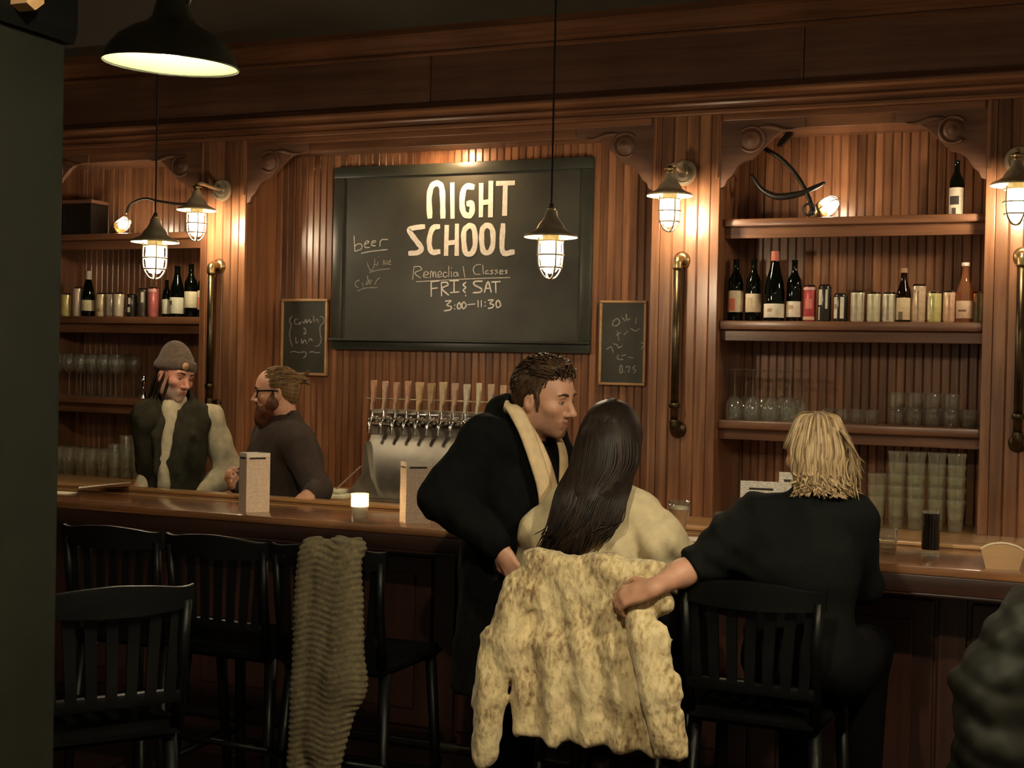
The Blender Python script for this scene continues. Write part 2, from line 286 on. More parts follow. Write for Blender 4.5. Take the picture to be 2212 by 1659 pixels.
class MB:
    """gathers simple solids into one mesh"""
    def __init__(s): s.V = []; s.F = []
    def add(s, V, F):
        n = len(s.V); s.V += [Vector(v) for v in V]; s.F += [tuple(i+n for i in f) for f in F]; return s
    def box(s, x0, x1, y0, y1, z0, z1, bev=0.0):
        if bev <= 0:
            V = [(x, y, z) for x in (x0, x1) for y in (y0, y1) for z in (z0, z1)]
            return s.add(V, [(0, 1, 3, 2), (4, 6, 7, 5), (0, 4, 5, 1), (2, 3, 7, 6), (0, 2, 6, 4), (1, 5, 7, 3)])
        bm = bmesh.new(); bmesh.ops.create_cube(bm, size=1.0)
        for v in bm.verts: v.co = Vector(((x0+x1)/2 + v.co.x*(x1-x0), (y0+y1)/2 + v.co.y*(y1-y0), (z0+z1)/2 + v.co.z*(z1-z0)))
        bmesh.ops.bevel(bm, geom=list(bm.edges), offset=bev, segments=2, affect='EDGES', profile=0.6)
        s.bm(bm); return s
    def bm(s, bm):
        bm.verts.index_update(); s.add([v.co.copy() for v in bm.verts], [[v.index for v in f.verts] for f in bm.faces]); bm.free(); return s
    def prism(s, poly, a0, a1, plane='XZ'):
        n = len(poly)
        put = {'XZ': lambda p, a: (p[0], a, p[1]), 'YZ': lambda p, a: (a, p[0], p[1]), 'XY': lambda p, a: (p[0], p[1], a)}[plane]
        V = [put(p, a0) for p in poly] + [put(p, a1) for p in poly]
        F = [tuple(range(n)), tuple(range(2*n-1, n-1, -1))] + [(i, i+n, (i+1) % n+n, (i+1) % n) for i in range(n)]
        return s.add(V, F)
    def tube(s, path, r, sides=8, flat=1.0, up=None, caps=True, closed=False):
        P = [Vector(p) for p in path]; n = len(P)
        R = list(r) if isinstance(r, (list, tuple, np.ndarray)) else [r]*n
        V = []; F = []; prev = Vector(up) if up else None
        for i in range(n):
            if closed: t = (P[(i+1) % n] - P[i-1])
            else: t = (P[min(i+1, n-1)] - P[max(i-1, 0)])
            if t.length < 1e-9: t = Vector((0, 0, 1))
            t.normalize()
            if prev is None: prev = Vector((0, 0, 1)) if abs(t.z) < 0.9 else Vector((1, 0, 0))
            nn = prev - t*prev.dot(t)
            if nn.length < 1e-6: nn = t.orthogonal()
            nn.normalize(); b = t.cross(nn)
            if not up: prev = nn
            for k in range(sides):
                a = 2*PI*k/sides
                V.append(P[i] + nn*math.cos(a)*R[i]*flat + b*math.sin(a)*R[i])
        for i in range(n if closed else n-1):
            for k in range(sides):
                j = (i+1) % n
                F.append((i*sides+k, i*sides+(k+1) % sides, j*sides+(k+1) % sides, j*sides+k))
        if caps and not closed:
            F.append(tuple(range(sides-1, -1, -1))); F.append(tuple(range((n-1)*sides, n*sides)))
        return s.add(V, F)
    def lathe(s, prof, c=(0, 0, 0), seg=20, M=None, capb=False, capt=False):
        n = len(prof); V = []; F = []
        for r, z in prof:
            for k in range(seg):
                a = 2*PI*k/seg; V.append(Vector((r*math.cos(a), r*math.sin(a), z)))
        for i in range(n-1):
            for k in range(seg): F.append((i*seg+k, i*seg+(k+1) % seg, (i+1)*seg+(k+1) % seg, (i+1)*seg+k))
        if capb: F.append(tuple(range(seg-1, -1, -1)))
        if capt: F.append(tuple(range((n-1)*seg, n*seg)))
        if M is not None: V = [M @ v for v in V]
        return s.add([v + Vector(c) for v in V], F)
    def xf(s, M): s.V = [M @ v for v in s.V]; return s
    def build(s, name, m, parent=None, smooth=False, loc=None, auto=None):
        return mesh_obj(name, s.V, s.F, m, parent, smooth, loc, auto)
def part(name, m, parent, fn, smooth=False, auto=None):
    b = MB(); fn(b); return b.build(name, m, parent, smooth, None, auto)

CHALK = {
 'night': [[(-3.349,2.481),(-3.355,2.587),(-3.343,2.647),(-3.315,2.667),(-3.286,2.655),(-3.274,2.610),(-3.268,2.479)], [(-3.215,2.661),(-3.209,2.477)], [(-3.087,2.639),(-3.124,2.644),(-3.147,2.619),(-3.153,2.547),(-3.140,2.497),(-3.109,2.484),(-3.093,2.503),(-3.094,2.547),(-3.119,2.549)], [(-3.040,2.652),(-3.038,2.480)], [(-2.982,2.662),(-2.981,2.479)], [(-3.038,2.552),(-2.981,2.557)], [(-2.945,2.654),(-2.849,2.654)], [(-2.897,2.653),(-2.898,2.485)]],
 'school': [[(-3.384,2.430),(-3.450,2.423),(-3.474,2.408),(-3.429,2.351),(-3.397,2.311),(-3.418,2.287),(-3.471,2.283)], [(-3.291,2.428),(-3.326,2.422),(-3.345,2.380),(-3.348,2.328),(-3.331,2.289),(-3.286,2.290)], [(-3.243,2.429),(-3.244,2.273)], [(-3.181,2.435),(-3.179,2.272)], [(-3.241,2.336),(-3.179,2.341)], [(-3.124,2.418),(-3.096,2.429),(-3.074,2.400),(-3.069,2.324),(-3.088,2.279),(-3.123,2.280),(-3.136,2.333),(-3.138,2.393),(-3.124,2.418)], [(-3.019,2.420),(-2.991,2.428),(-2.967,2.398),(-2.964,2.322),(-2.983,2.284),(-3.016,2.286),(-3.029,2.331),(-3.031,2.391),(-3.019,2.420)], [(-2.906,2.431),(-2.905,2.286),(-2.841,2.282)]],
 'remedial': [[(-3.440,2.208),(-3.448,2.138)], [(-3.440,2.208),(-3.406,2.209),(-3.394,2.192),(-3.435,2.173),(-3.398,2.145)], [(-3.376,2.160),(-3.350,2.168),(-3.362,2.181),(-3.376,2.173),(-3.378,2.151),(-3.350,2.148)], [(-3.337,2.145),(-3.336,2.177),(-3.328,2.181),(-3.321,2.149),(-3.317,2.176),(-3.307,2.176),(-3.303,2.149)], [(-3.289,2.159),(-3.268,2.168),(-3.278,2.181),(-3.290,2.172),(-3.289,2.150),(-3.266,2.153)], [(-3.235,2.172),(-3.251,2.176),(-3.259,2.159),(-3.246,2.148),(-3.232,2.159)], [(-3.226,2.208),(-3.225,2.148)], [(-3.209,2.180),(-3.208,2.151)], [(-3.209,2.201),(-3.208,2.197)], [(-3.175,2.175),(-3.192,2.173),(-3.194,2.156),(-3.177,2.156),(-3.173,2.175),(-3.165,2.152)], [(-3.138,2.207),(-3.127,2.148)], [(-3.033,2.217),(-3.063,2.213),(-3.077,2.192),(-3.067,2.166),(-3.036,2.163)], [(-3.021,2.214),(-3.016,2.164)], [(-2.988,2.183),(-3.002,2.180),(-3.003,2.166),(-2.987,2.168),(-2.982,2.165)], [(-2.960,2.185),(-2.974,2.182),(-2.960,2.171),(-2.974,2.163)], [(-2.932,2.186),(-2.946,2.183),(-2.932,2.173),(-2.947,2.164)], [(-2.918,2.174),(-2.899,2.179),(-2.909,2.186),(-2.920,2.178),(-2.916,2.164),(-2.898,2.166)], [(-2.875,2.184),(-2.888,2.181),(-2.877,2.172),(-2.888,2.165)], [(-3.424,2.125),(-3.127,2.138),(-2.858,2.145)]],
 'days': [[(-3.332,2.125),(-3.330,2.043)], [(-3.332,2.125),(-3.284,2.129)], [(-3.331,2.086),(-3.293,2.090)], [(-3.269,2.120),(-3.266,2.047)], [(-3.269,2.120),(-3.236,2.120),(-3.229,2.105),(-3.264,2.086),(-3.223,2.050)], [(-3.191,2.128),(-3.190,2.067)], [(-3.217,2.129),(-3.165,2.130)], [(-3.213,2.064),(-3.161,2.068)], [(-3.120,2.120),(-3.136,2.107),(-3.121,2.092),(-3.135,2.077),(-3.122,2.064)], [(-3.120,2.050),(-3.120,2.045)], [(-3.022,2.126),(-3.066,2.124),(-3.070,2.107),(-3.027,2.085),(-3.032,2.067),(-3.076,2.063)], [(-3.008,2.065),(-2.988,2.123),(-2.967,2.066)], [(-3.001,2.087),(-2.973,2.087)], [(-2.966,2.121),(-2.915,2.123)], [(-2.942,2.120),(-2.939,2.063)]],
 'hours': [[(-3.243,2.017),(-3.208,2.019),(-3.233,1.996),(-3.205,1.986),(-3.213,1.970),(-3.249,1.964)], [(-3.185,1.997),(-3.184,1.993)], [(-3.185,1.976),(-3.184,1.973)], [(-3.157,2.009),(-3.169,1.991),(-3.161,1.974),(-3.146,1.987),(-3.157,2.009)], [(-3.129,2.013),(-3.141,1.996),(-3.133,1.976),(-3.115,1.992),(-3.129,2.013)], [(-3.105,1.998),(-3.062,2.002)], [(-3.045,2.021),(-3.044,1.986)], [(-3.025,2.021),(-3.024,1.986)], [(-3.002,2.014),(-3.001,2.010)], [(-3.002,1.994),(-3.001,1.990)], [(-2.984,2.022),(-2.954,2.024),(-2.974,2.005),(-2.952,1.998),(-2.959,1.983),(-2.983,1.978)], [(-2.924,2.022),(-2.937,2.005),(-2.928,1.982),(-2.909,1.996),(-2.924,2.022)]],
 'beer': [[(-3.826,2.387),(-3.819,2.299)], [(-3.820,2.327),(-3.797,2.341),(-3.775,2.335),(-3.777,2.312),(-3.816,2.299)], [(-3.758,2.335),(-3.731,2.348),(-3.740,2.357),(-3.755,2.343),(-3.752,2.320),(-3.723,2.320)], [(-3.713,2.340),(-3.686,2.350),(-3.694,2.358),(-3.710,2.348),(-3.710,2.331),(-3.687,2.328)], [(-3.658,2.325),(-3.656,2.356)], [(-3.657,2.347),(-3.643,2.362),(-3.608,2.362)], [(-3.777,2.287),(-3.716,2.297),(-3.610,2.306)]],
 'wine': [[(-3.738,2.235),(-3.723,2.198),(-3.704,2.192),(-3.691,2.223),(-3.689,2.254)], [(-3.688,2.223),(-3.672,2.220),(-3.668,2.237)], [(-3.666,2.266),(-3.665,2.263)], [(-3.634,2.220),(-3.631,2.248),(-3.621,2.220),(-3.612,2.245),(-3.608,2.223)], [(-3.604,2.231),(-3.588,2.236),(-3.593,2.245),(-3.603,2.225),(-3.584,2.222)], [(-3.723,2.178),(-3.668,2.191),(-3.592,2.199)]],
 'cider': [[(-3.786,2.136),(-3.809,2.125),(-3.812,2.105),(-3.792,2.094)], [(-3.767,2.122),(-3.760,2.096)], [(-3.734,2.125),(-3.745,2.113),(-3.728,2.116),(-3.734,2.159)], [(-3.725,2.118),(-3.705,2.127),(-3.714,2.136),(-3.725,2.125),(-3.711,2.110)], [(-3.686,2.110),(-3.670,2.136),(-3.654,2.147)], [(-3.798,2.074),(-3.743,2.091),(-3.669,2.093)]],
 'left': [[(-4.229,1.929),(-4.244,1.903),(-4.232,1.877),(-4.242,1.838),(-4.238,1.796),(-4.222,1.754)], [(-4.038,1.930),(-4.016,1.920),(-4.015,1.892),(-4.037,1.872),(-4.036,1.827),(-4.028,1.796),(-4.042,1.763),(-4.068,1.757)], [(-4.187,1.913),(-4.206,1.910),(-4.208,1.887),(-4.190,1.881)], [(-4.181,1.887),(-4.168,1.897),(-4.172,1.884),(-4.181,1.887)], [(-4.157,1.897),(-4.142,1.891),(-4.138,1.910)], [(-4.131,1.910),(-4.127,1.891),(-4.112,1.907)], [(-4.109,1.913),(-4.101,1.891),(-4.090,1.904)], [(-4.083,1.930),(-4.078,1.894)], [(-4.071,1.904),(-4.056,1.911),(-4.049,1.891)], [(-4.147,1.862),(-4.133,1.849),(-4.146,1.826),(-4.129,1.833)], [(-4.200,1.806),(-4.196,1.774),(-4.181,1.781)], [(-4.162,1.797),(-4.154,1.771),(-4.140,1.794),(-4.124,1.772)], [(-4.113,1.785),(-4.102,1.801),(-4.087,1.788)], [(-4.236,1.720),(-4.206,1.726),(-4.179,1.719),(-4.138,1.725)], [(-4.131,1.723),(-4.128,1.704),(-4.145,1.688)], [(-4.104,1.721),(-4.086,1.726),(-4.063,1.720),(-4.034,1.723)]],
 'right': [[(-2.245,1.927),(-2.265,1.914),(-2.270,1.895),(-2.251,1.889),(-2.231,1.908),(-2.245,1.927)], [(-2.219,1.934),(-2.201,1.914)], [(-2.197,1.950),(-2.192,1.921),(-2.175,1.927)], [(-2.140,1.931),(-2.144,1.899)], [(-2.244,1.863),(-2.234,1.815)], [(-2.247,1.841),(-2.225,1.854)], [(-2.206,1.844),(-2.185,1.864)], [(-2.170,1.876),(-2.143,1.864),(-2.122,1.877)], [(-2.301,1.766),(-2.276,1.779),(-2.263,1.751)], [(-2.263,1.796),(-2.242,1.789),(-2.235,1.775),(-2.214,1.787)], [(-2.112,1.804),(-2.097,1.796),(-2.111,1.771)], [(-2.233,1.738),(-2.241,1.724),(-2.230,1.714),(-2.209,1.716)], [(-2.217,1.734),(-2.194,1.739)], [(-2.180,1.727),(-2.152,1.723)], [(-2.223,1.681),(-2.225,1.649),(-2.212,1.649),(-2.214,1.680),(-2.223,1.681)], [(-2.202,1.651),(-2.201,1.650)], [(-2.192,1.675),(-2.171,1.679),(-2.177,1.648)], [(-2.139,1.684),(-2.154,1.671),(-2.137,1.659),(-2.150,1.643)]],
}

# ------------------------------------------------------------------ the setting
YP = 6.37; YC = 6.68; YB = 6.79; ZC = 0.955; ZH = 2.905
X0, X1, X2, X3, X4, X5 = -5.886, -4.666, -4.362, -1.98, -1.642, -0.424
XL, XR = -6.9, 1.3
o = part('floor', 'floor', None, lambda b: b.box(-7.2, 2.2, -1.6, 7.0, -0.08, 0.0)); tag(o, 'dark wooden floor of the bar room', kind='structure')
o = part('ceiling', 'ceiling', None, lambda b: b.box(-7.2, 2.2, -1.6, 7.0, 3.43, 3.52)); tag(o, 'dark green painted ceiling', kind='structure')
o = part('wall_left', 'plaster', None, lambda b: b.box(-7.2, -6.9, -1.6, 7.0, 0, 3.43)); tag(o, 'dark side wall beyond the pillar', kind='structure')

wall = empty('wall_back', (0, 0, 0), kind='structure'); tag(wall, 'red-stained panelled wall behind the bar')
part('wall_core', 'frieze', wall, lambda b: b.box(XL, XR, 6.84, 7.0, 0, 3.43))
# beadboard: every board of each bay
PW = 0.0425
def bead_mesh(z0, z1, name, w=PW):
    b = MB(); g = 0.0005; c = 0.0038
    b.prism([(-w/2+g, 0.014), (-w/2+g, 0.004), (-w/2+c, 0.0), (w/2-c*1.9, 0.0), (w/2-c*1.4, 0.003), (w/2-c, 0.0), (w/2-g, 0.004), (w/2-g, 0.014)], z0, z1, 'XY')
    me = bpy.data.meshes.new(name); me.from_pydata([tuple(v) for v in b.V], [], b.F); me.materials.append(MAT['wood']); me.update(); return me
def bead_run(x0, x1, y, z0, z1):
    n = max(1, round((x1-x0)/PW)); w = (x1-x0)/n; me = bead_mesh(z0, z1, 'plank', w)
    for i in range(n):
        obj_of('plank', me, wall, (x0+(i+0.5)*w, y + 0.0015*random.random(), 0))
bead_run(X0, X1, YB, ZC, ZH); bead_run(X2, X3, YC, ZC, ZH); bead_run(X4, X5, YB, ZC, ZH)
part('bay_backing', 'frieze', wall, lambda b: b.box(X2, X3, YC+0.018, 6.84, 0, ZH))
# pilasters between the bays: carcass, two edge stiles, six fluting boards
def pilaster(n, x0, x1, label):
    t = empty('trim_%d' % n, (0, 0, 0), kind='structure'); tag(t, label)
    part('carcass', 'wood', t, lambda b: b.box(x0, x1, YP+0.016, 6.84, 0.0, ZH))
    e = 0.042
    for a, c in ((x0, x0+e), (x1-e, x1)):
        part('stile', 'wood', t, lambda b: b.box(a, c, YP-0.002, YP+0.016, ZC, ZH, 0.003))
    k = 4; w = (x1-x0-2*e)/k; me = bead_mesh(ZC, ZH, 'fluting_board', w)
    for i in range(k): obj_of('fluting_board', me, t, (x0+e+(i+0.5)*w, YP+0.002, 0))
    for a in (x0+0.006, x1-0.018):
        part('edge_bead', 'wood', t, lambda b: b.box(a, a+0.012, YP-0.014, YP, 2.60, ZH, 0.003))
    return t
pilaster(3, -6.2, X0, 'fluted wood pilaster hidden behind the pillar')
pilaster(4, X1, X2, 'fluted wood pilaster with the lamp beside the beanie man')
pilaster(5, X3, X4, 'fluted wood pilaster between the chalkboard and the right shelves')
pilaster(6, X5, -0.09, 'fluted wood pilaster at the right end of the shelves')
part('end_panel', 'wood', wall, lambda b: b.box(-0.09, XR, YP+0.03, 6.84, 0, ZH))
part('end_panel', 'wood', wall, lambda b: b.box(XL, -6.2, YP+0.03, 6.84, 0, ZH))
for xa, xb in ((X0, X1), (X2, X3), (X4, X5)):
    part('header', 'woodx', wall, lambda b: b.box(xa, xb, YP+0.012, YP+0.06, 2.825, ZH, 0.003))
    part('header_bead', 'woodx', wall, lambda b: b.box(xa+0.01, xb-0.01, YP-0.004, YP+0.012, 2.872, ZH, 0.004))
    part('soffit', 'woodx', wall, lambda b: b.box(xa, xb, YP+0.06, 6.84, 2.85, ZH))
    for s, xc in ((1, xa), (-1, xb)):
        poly = [(0, 0), (0.40, 0), (0.40, 0.08), (0.305, 0.088), (0.262, 0.112), (0.205, 0.168), (0.158, 0.216), (0.112, 0.230), (0.085, 0.252), (0.055, 0.30), (0.032, 0.318), (0.022, 0.345), (0, 0.355)]
        pts = [(xc+s*a, ZH-d) for a, d in poly]
        br = part('corner_bracket', 'frieze', wall, lambda b: b.prism(pts, YP+0.004, YP+0.034))
        cx, cz = xc+s*0.148, ZH-0.125
        M90 = Matrix.Rotation(PI/2, 4, 'X')
        part('rosette', 'frieze', br, lambda b: b.lathe([(0.0, 0.018), (0.012, 0.020), (0.018, 0.012), (0.03, 0.014), (0.04, 0.010), (0.044, 0.002), (0.05, 0.0)], (cx, YP+0.004, cz), 22, M90), smooth=True)
        part('scroll_ring', 'frieze', br, lambda b: b.tube([(cx+0.06*math.cos(a)*s, YP+0.002, cz+0.06*math.sin(a)) for a in np.linspace(-2.4, 2.5, 20)], 0.008, 6), smooth=True)
        part('scroll_leaf', 'frieze', br, lambda b: b.tube(catmull([(cx+s*0.04, YP+0.0, cz+0.055), (cx+s*0.10, YP-0.004, cz+0.052), (cx+s*0.16, YP, cz+0.036), (cx+s*0.21, YP+0.002, cz+0.040)], 5), [0.006, 0.008, 0.010, 0.012, 0.013, 0.013, 0.012, 0.012, 0.011, 0.010, 0.009, 0.008, 0.007, 0.006, 0.005, 0.003], 6), smooth=True)
# frieze boards, cornice and crown
fx = [XL, -5.0, -3.21, -1.25, 0.35, XR]
for a, b_ in zip(fx[:-1], fx[1:]):
    part('frieze_board', 'frieze', wall, lambda b: b.box(a+0.003, b_-0.003, YP-0.012, YP+0.3, 3.04, 3.30, 0.003))
for xx in fx[1:-1]:
    part('joint_batten', 'frieze', wall, lambda b: b.box(xx-0.012, xx+0.0, YP-0.015, YP, 3.04, 3.30))
def moulding(n, prof, label, m='woodx'):
    b = MB(); b.prism([(YP+y, z) for y, z in prof], XL, XR, 'YZ'); o = b.build('trim_%d' % n, m); tag(o, label, kind='structure'); return o
moulding(1, [(0.3, 2.905), (-0.020, 2.905), (-0.024, 2.912), (-0.024, 2.926), (-0.010, 2.930), (-0.010, 2.942), (-0.042, 2.947), (-0.046, 2.956), (-0.042, 2.964), (-0.030, 2.968), (-0.030, 2.977), (-0.066, 2.984), (-0.080, 2.996), (-0.080, 3.008), (-0.058, 3.012), (-0.058, 3.020), (-0.036, 3.032), (-0.030, 3.042), (0.3, 3.042)], 'stepped wood cornice running above the shelves')
moulding(2, [(0.3, 3.295), (-0.020, 3.295), (-0.030, 3.303), (-0.030, 3.312), (-0.020, 3.320), (-0.026, 3.328), (-0.050, 3.345), (-0.085, 3.385), (-0.105, 3.395), (-0.105, 3.43), (0.3, 3.43)], 'crown moulding where the wood wall meets the ceiling')

# shelves
def shelf(x0, x1, zt, th, yf, label, corner=True):
    r = empty('wall_shelf', ((x0+x1)/2, 6.6, zt), label=label, cat='shelf', group='shelves behind the bar')
    w = (x1-x0)/2 - 0.001
    part('board', 'woodx', r, lambda b: b.box(-w, w, yf-6.6, 0.189, -th, 0, 0.007), auto=40, smooth=True)
    part('apron', 'woodx', r, lambda b: b.box(-w, w, yf-6.6+0.05, yf-6.6+0.07, -th-0.055, -th, 0.003))
    for s in (-1, 1): part('cleat', 'wood', r, lambda b: b.box(min(s*w, s*(w-0.018)), max(s*w, s*(w-0.018)), yf-6.6+0.075, 0.185, -th-0.04, -th))
    return r
ZS = (2.408, 1.912, 1.428)
for xa, xb, side in ((X0, X1, 'left'), (X4, X5, 'right')):
    shelf(xa, xb, ZS[0], 0.036, 6.44, {'left': 'top wood shelf with the lamp, in the bay above the beanie man', 'right': 'top wood shelf carrying the iron anchor'}[side])
    shelf(xa, xb, ZS[1], 0.042, 6.41, {'left': 'wood shelf of bottles and cans above the beanie man', 'right': 'wood shelf of wine bottles and cans at the right'}[side])
    shelf(xa, xb, ZS[2], 0.040, 6.42, {'left': 'wood shelf of upright wine glasses beside the beanie man', 'right': 'wood shelf of upturned stemware behind the blonde woman'}[side])
for xa, s in ((X0, 1), (X4, 1), (X1, -1), (X5, -1)):
    part('corner_strip', 'wood', wall, lambda b: b.box(min(xa, xa+s*0.03), max(xa, xa+s*0.03), YB-0.03, YB-0.002, ZC, 2.85))

# back counter
r = empty('back_counter', (-2.8, 6.4, 0), label='pale oak counter along the foot of the panelled wall', cat='counter')
part('counter_top', 'oak', r, lambda b: b.box(XL+2.8, XR+2.8, -0.40, 0.40, ZC-0.045, ZC, 0.006), auto=40, smooth=True)
part('counter_edge', 'oak', r, lambda b: b.box(XL+2.8, XR+2.8, -0.415, -0.38, ZC-0.07, ZC-0.02, 0.006), auto=40, smooth=True)
part('cabinet_body', 'barpanel', r, lambda b: b.box(XL+2.8, XR+2.8, -0.32, -0.03, 0, ZC-0.07))
for i in range(13):
    x = -4.0+i*0.62
    d = part('cabinet_door', 'barpanel', r, lambda b: b.box(x, x+0.60, -0.342, -0.32, 0.1, 0.86, 0.006))
    part('door_knob', 'brass', d, lambda b: b.lathe([(0.006, 0), (0.006, 0.015), (0.014, 0.02), (0.012, 0.03), (0.0, 0.032)], (x+0.55, -0.342, 0.6), 10, Matrix.Rotation(PI/2, 4, 'X')), smooth=True)

# bar
ZB = 1.06; YF = 4.47; YR = 5.06
r = empty('bar_counter', (-2.2, 4.75, 0), label='long polished wood bar with a dark front edge', cat='bar counter')
bx0, bx1 = -3.3, 3.2
part('bar_top', 'bartop', r, lambda b: b.box(bx0, bx1, YF-4.75, YR-4.75, ZB-0.03, ZB, 0.008), auto=40, smooth=True)
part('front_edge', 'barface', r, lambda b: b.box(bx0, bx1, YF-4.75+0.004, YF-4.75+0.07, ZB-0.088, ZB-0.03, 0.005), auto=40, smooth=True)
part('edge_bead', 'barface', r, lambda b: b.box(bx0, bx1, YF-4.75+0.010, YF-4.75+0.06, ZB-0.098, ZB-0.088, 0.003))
part('service_rail', 'oak', r, lambda b: b.box(bx0, bx1, YR-4.75-0.085, YR-4.75, ZB, ZB+0.014, 0.005), auto=40, smooth=True)
part('inlay_strip', 'oak', r, lambda b: b.box(bx0, bx1, 0.10, 0.125, ZB-0.002, ZB+0.0012))
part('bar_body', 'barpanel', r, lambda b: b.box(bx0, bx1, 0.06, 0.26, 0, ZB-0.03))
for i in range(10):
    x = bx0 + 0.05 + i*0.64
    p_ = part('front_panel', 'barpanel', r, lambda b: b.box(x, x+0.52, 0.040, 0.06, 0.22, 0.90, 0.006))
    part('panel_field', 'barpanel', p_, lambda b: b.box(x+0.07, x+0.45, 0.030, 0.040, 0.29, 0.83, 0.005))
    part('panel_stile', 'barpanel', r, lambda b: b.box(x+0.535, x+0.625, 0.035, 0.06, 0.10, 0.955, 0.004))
part('kick_board', 'barpanel', r, lambda b: b.box(bx0, bx1, 0.03, 0.06, 0, 0.15, 0.004))
part('foot_rail', 'iron', r, lambda b: b.tube([(bx0, -0.08, 0.19), (bx1, -0.08, 0.19)], 0.022, 10), smooth=True)
for i in range(7): 
    x = bx0+0.3+i*0.98
    part('rail_bracket', 'iron', r, lambda b: b.tube([(x, 0.05, 0.19), (x, -0.08, 0.19)], 0.012, 8), smooth=True)

# the pillar in front, at the left
r = empty('pillar', (-2.225, 1.9, 0), kind='structure'); tag(r, 'dark olive square pillar close to the camera at the left edge')
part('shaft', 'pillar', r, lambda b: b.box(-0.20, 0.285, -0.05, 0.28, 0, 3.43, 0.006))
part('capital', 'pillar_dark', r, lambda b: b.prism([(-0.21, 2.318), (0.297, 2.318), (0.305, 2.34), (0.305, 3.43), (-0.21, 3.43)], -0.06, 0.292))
part('corbel', 'tan_wood', r, lambda b: b.prism([(0.105, 2.352), (0.128, 2.343), (0.152, 2.362), (0.152, 2.45), (0.105, 2.45)], 0.305, 0.345, 'YZ'))

# ------------------------------------------------------------------ lamps
def cage_lamp_parts(r, glassm='glass_lamp'):
    """local origin on the lamp's axis at the level of the shade rim"""
    part('shade', 'brasspale', r, lambda b: (b.lathe([(0.106, -0.004), (0.108, 0.0), (0.104, 0.004), (0.075, 0.016), (0.058, 0.028), (0.050, 0.045), (0.036, 0.062), (0.026, 0.078), (0.022, 0.10), (0.012, 0.104)], seg=28),
         ), smooth=True, auto=50)
    part('shade_lining', 'enamel', r, lambda b: b.lathe([(0.108, -0.007), (0.107, -0.004), (0.09, 0.001), (0.060, 0.012), (0.04, 0.02), (0.0, 0.02)], seg=28), smooth=True)
    part('finial', 'brass', r, lambda b: b.lathe([(0.014, 0.10), (0.017, 0.108), (0.010, 0.118), (0.008, 0.128), (0.0, 0.129)], seg=12), smooth=True)
    part('socket', 'brasspale', r, lambda b: b.lathe([(0.030, 0.02), (0.034, 0.0), (0.034, -0.018), (0.026, -0.022)], seg=18), smooth=True, auto=50)
    g = part('glass_jar', glassm, r, lambda b: b.lathe([(0.036, -0.015), (0.040, -0.03), (0.041, -0.09), (0.036, -0.125), (0.024, -0.145), (0.0, -0.152)], seg=20), smooth=True)
    part('bulb', 'bulb', r, lambda b: b.lathe([(0.010, -0.02), (0.013, -0.035), (0.026, -0.065), (0.030, -0.085), (0.026, -0.108), (0.014, -0.122), (0.0, -0.126)], seg=16), smooth=True)
    cg = part('guard_ring', 'brasspale', r, lambda b: [b.tube([(R*math.cos(a), R*math.sin(a), z) for a in np.linspace(0, 2*PI, 24, endpoint=False)], 0.0042, 6, closed=True) for R, z in ((0.050, -0.022), (0.0525, -0.078), (0.047, -0.128))], smooth=True)
    for k in range(4):
        a = PI/4 + k*PI/2; c_, s_ = math.cos(a), math.sin(a)
        part('guard_bar', 'brasspale', r, lambda b: b.tube(catmull([(0.052*c_, 0.052*s_, -0.01), (0.0535*c_, 0.0535*s_, -0.075), (0.048*c_, 0.048*s_, -0.128), (0.026*c_, 0.026*s_, -0.165), (0.002*c_, 0.002*s_, -0.174)], 4), 0.0044, 6), smooth=True)
def pendant(x, y, z, label, tilt=0.0):
    r = empty('cage_pendant_lamp', (x, y, z), label=label, cat='pendant lamp', group='caged pendant lamps over the bar')
    cage_lamp_parts(r)
    part('cord', 'cord', r, lambda b: b.tube([(0, 0, 0.12), (0, 0, 3.43-z)], 0.0045, 6))
    part('canopy', 'brass', r, lambda b: b.lathe([(0.0, 3.40-z), (0.03, 3.405-z), (0.05, 3.43-z)], seg=14), smooth=True)
    return r
pendant(-3.905, 4.99, 2.205, 'brass caged pendant lamp in front of the bottle shelf above the beanie man')
pendant(-1.981, 5.02, 2.197, 'brass caged pendant lamp in front of the big chalkboard')
def sconce(x, zrim, label):
    yl = YP-0.235
    r = empty('caged_wall_lamp', (x, yl, zrim), label=label, cat='wall lamp', group='caged wall lamps on the pilasters')
    cage_lamp_parts(r)
    dz = 0.135
    R_ = Matrix.Rotation(PI/2, 4, 'X')
    part('backplate', 'brasspale', r, lambda b: b.lathe([(0.0, 0.020), (0.018, 0.020), (0.024, 0.012), (0.042, 0.010), (0.048, 0.018), (0.058, 0.016), (0.064, 0.004), (0.064, 0.0)], (0, YP-yl, dz), 26, R_), smooth=True, auto=40)
    part('arm', 'brasspale', r, lambda b: b.tube(catmull([(0, YP-yl-0.01, dz), (0, YP-yl-0.10, dz+0.005), (0, 0.045, dz+0.012), (0, 0.008, dz+0.003), (0, 0, dz-0.025)], 5), 0.011, 10), smooth=True)
    part('knuckle', 'brass', r, lambda b: (b.lathe([(0.0, 0.016), (0.012, 0.011), (0.016, 0.0), (0.012, -0.011), (0.0, -0.016)], (0, 0, dz-0.012), 12), b.tube([(-0.028, 0, dz-0.012), (0.028, 0, dz-0.012)], 0.006, 8)), smooth=True)
    return r
sconce(-4.523, 2.495, 'brass caged wall lamp on the pilaster above the beanie man')
sconce(-1.822, 2.495, 'brass caged wall lamp between the chalkboard and the anchor shelf')
sconce(-0.285, 2.495, 'brass caged wall lamp cut by the right edge of the photo')
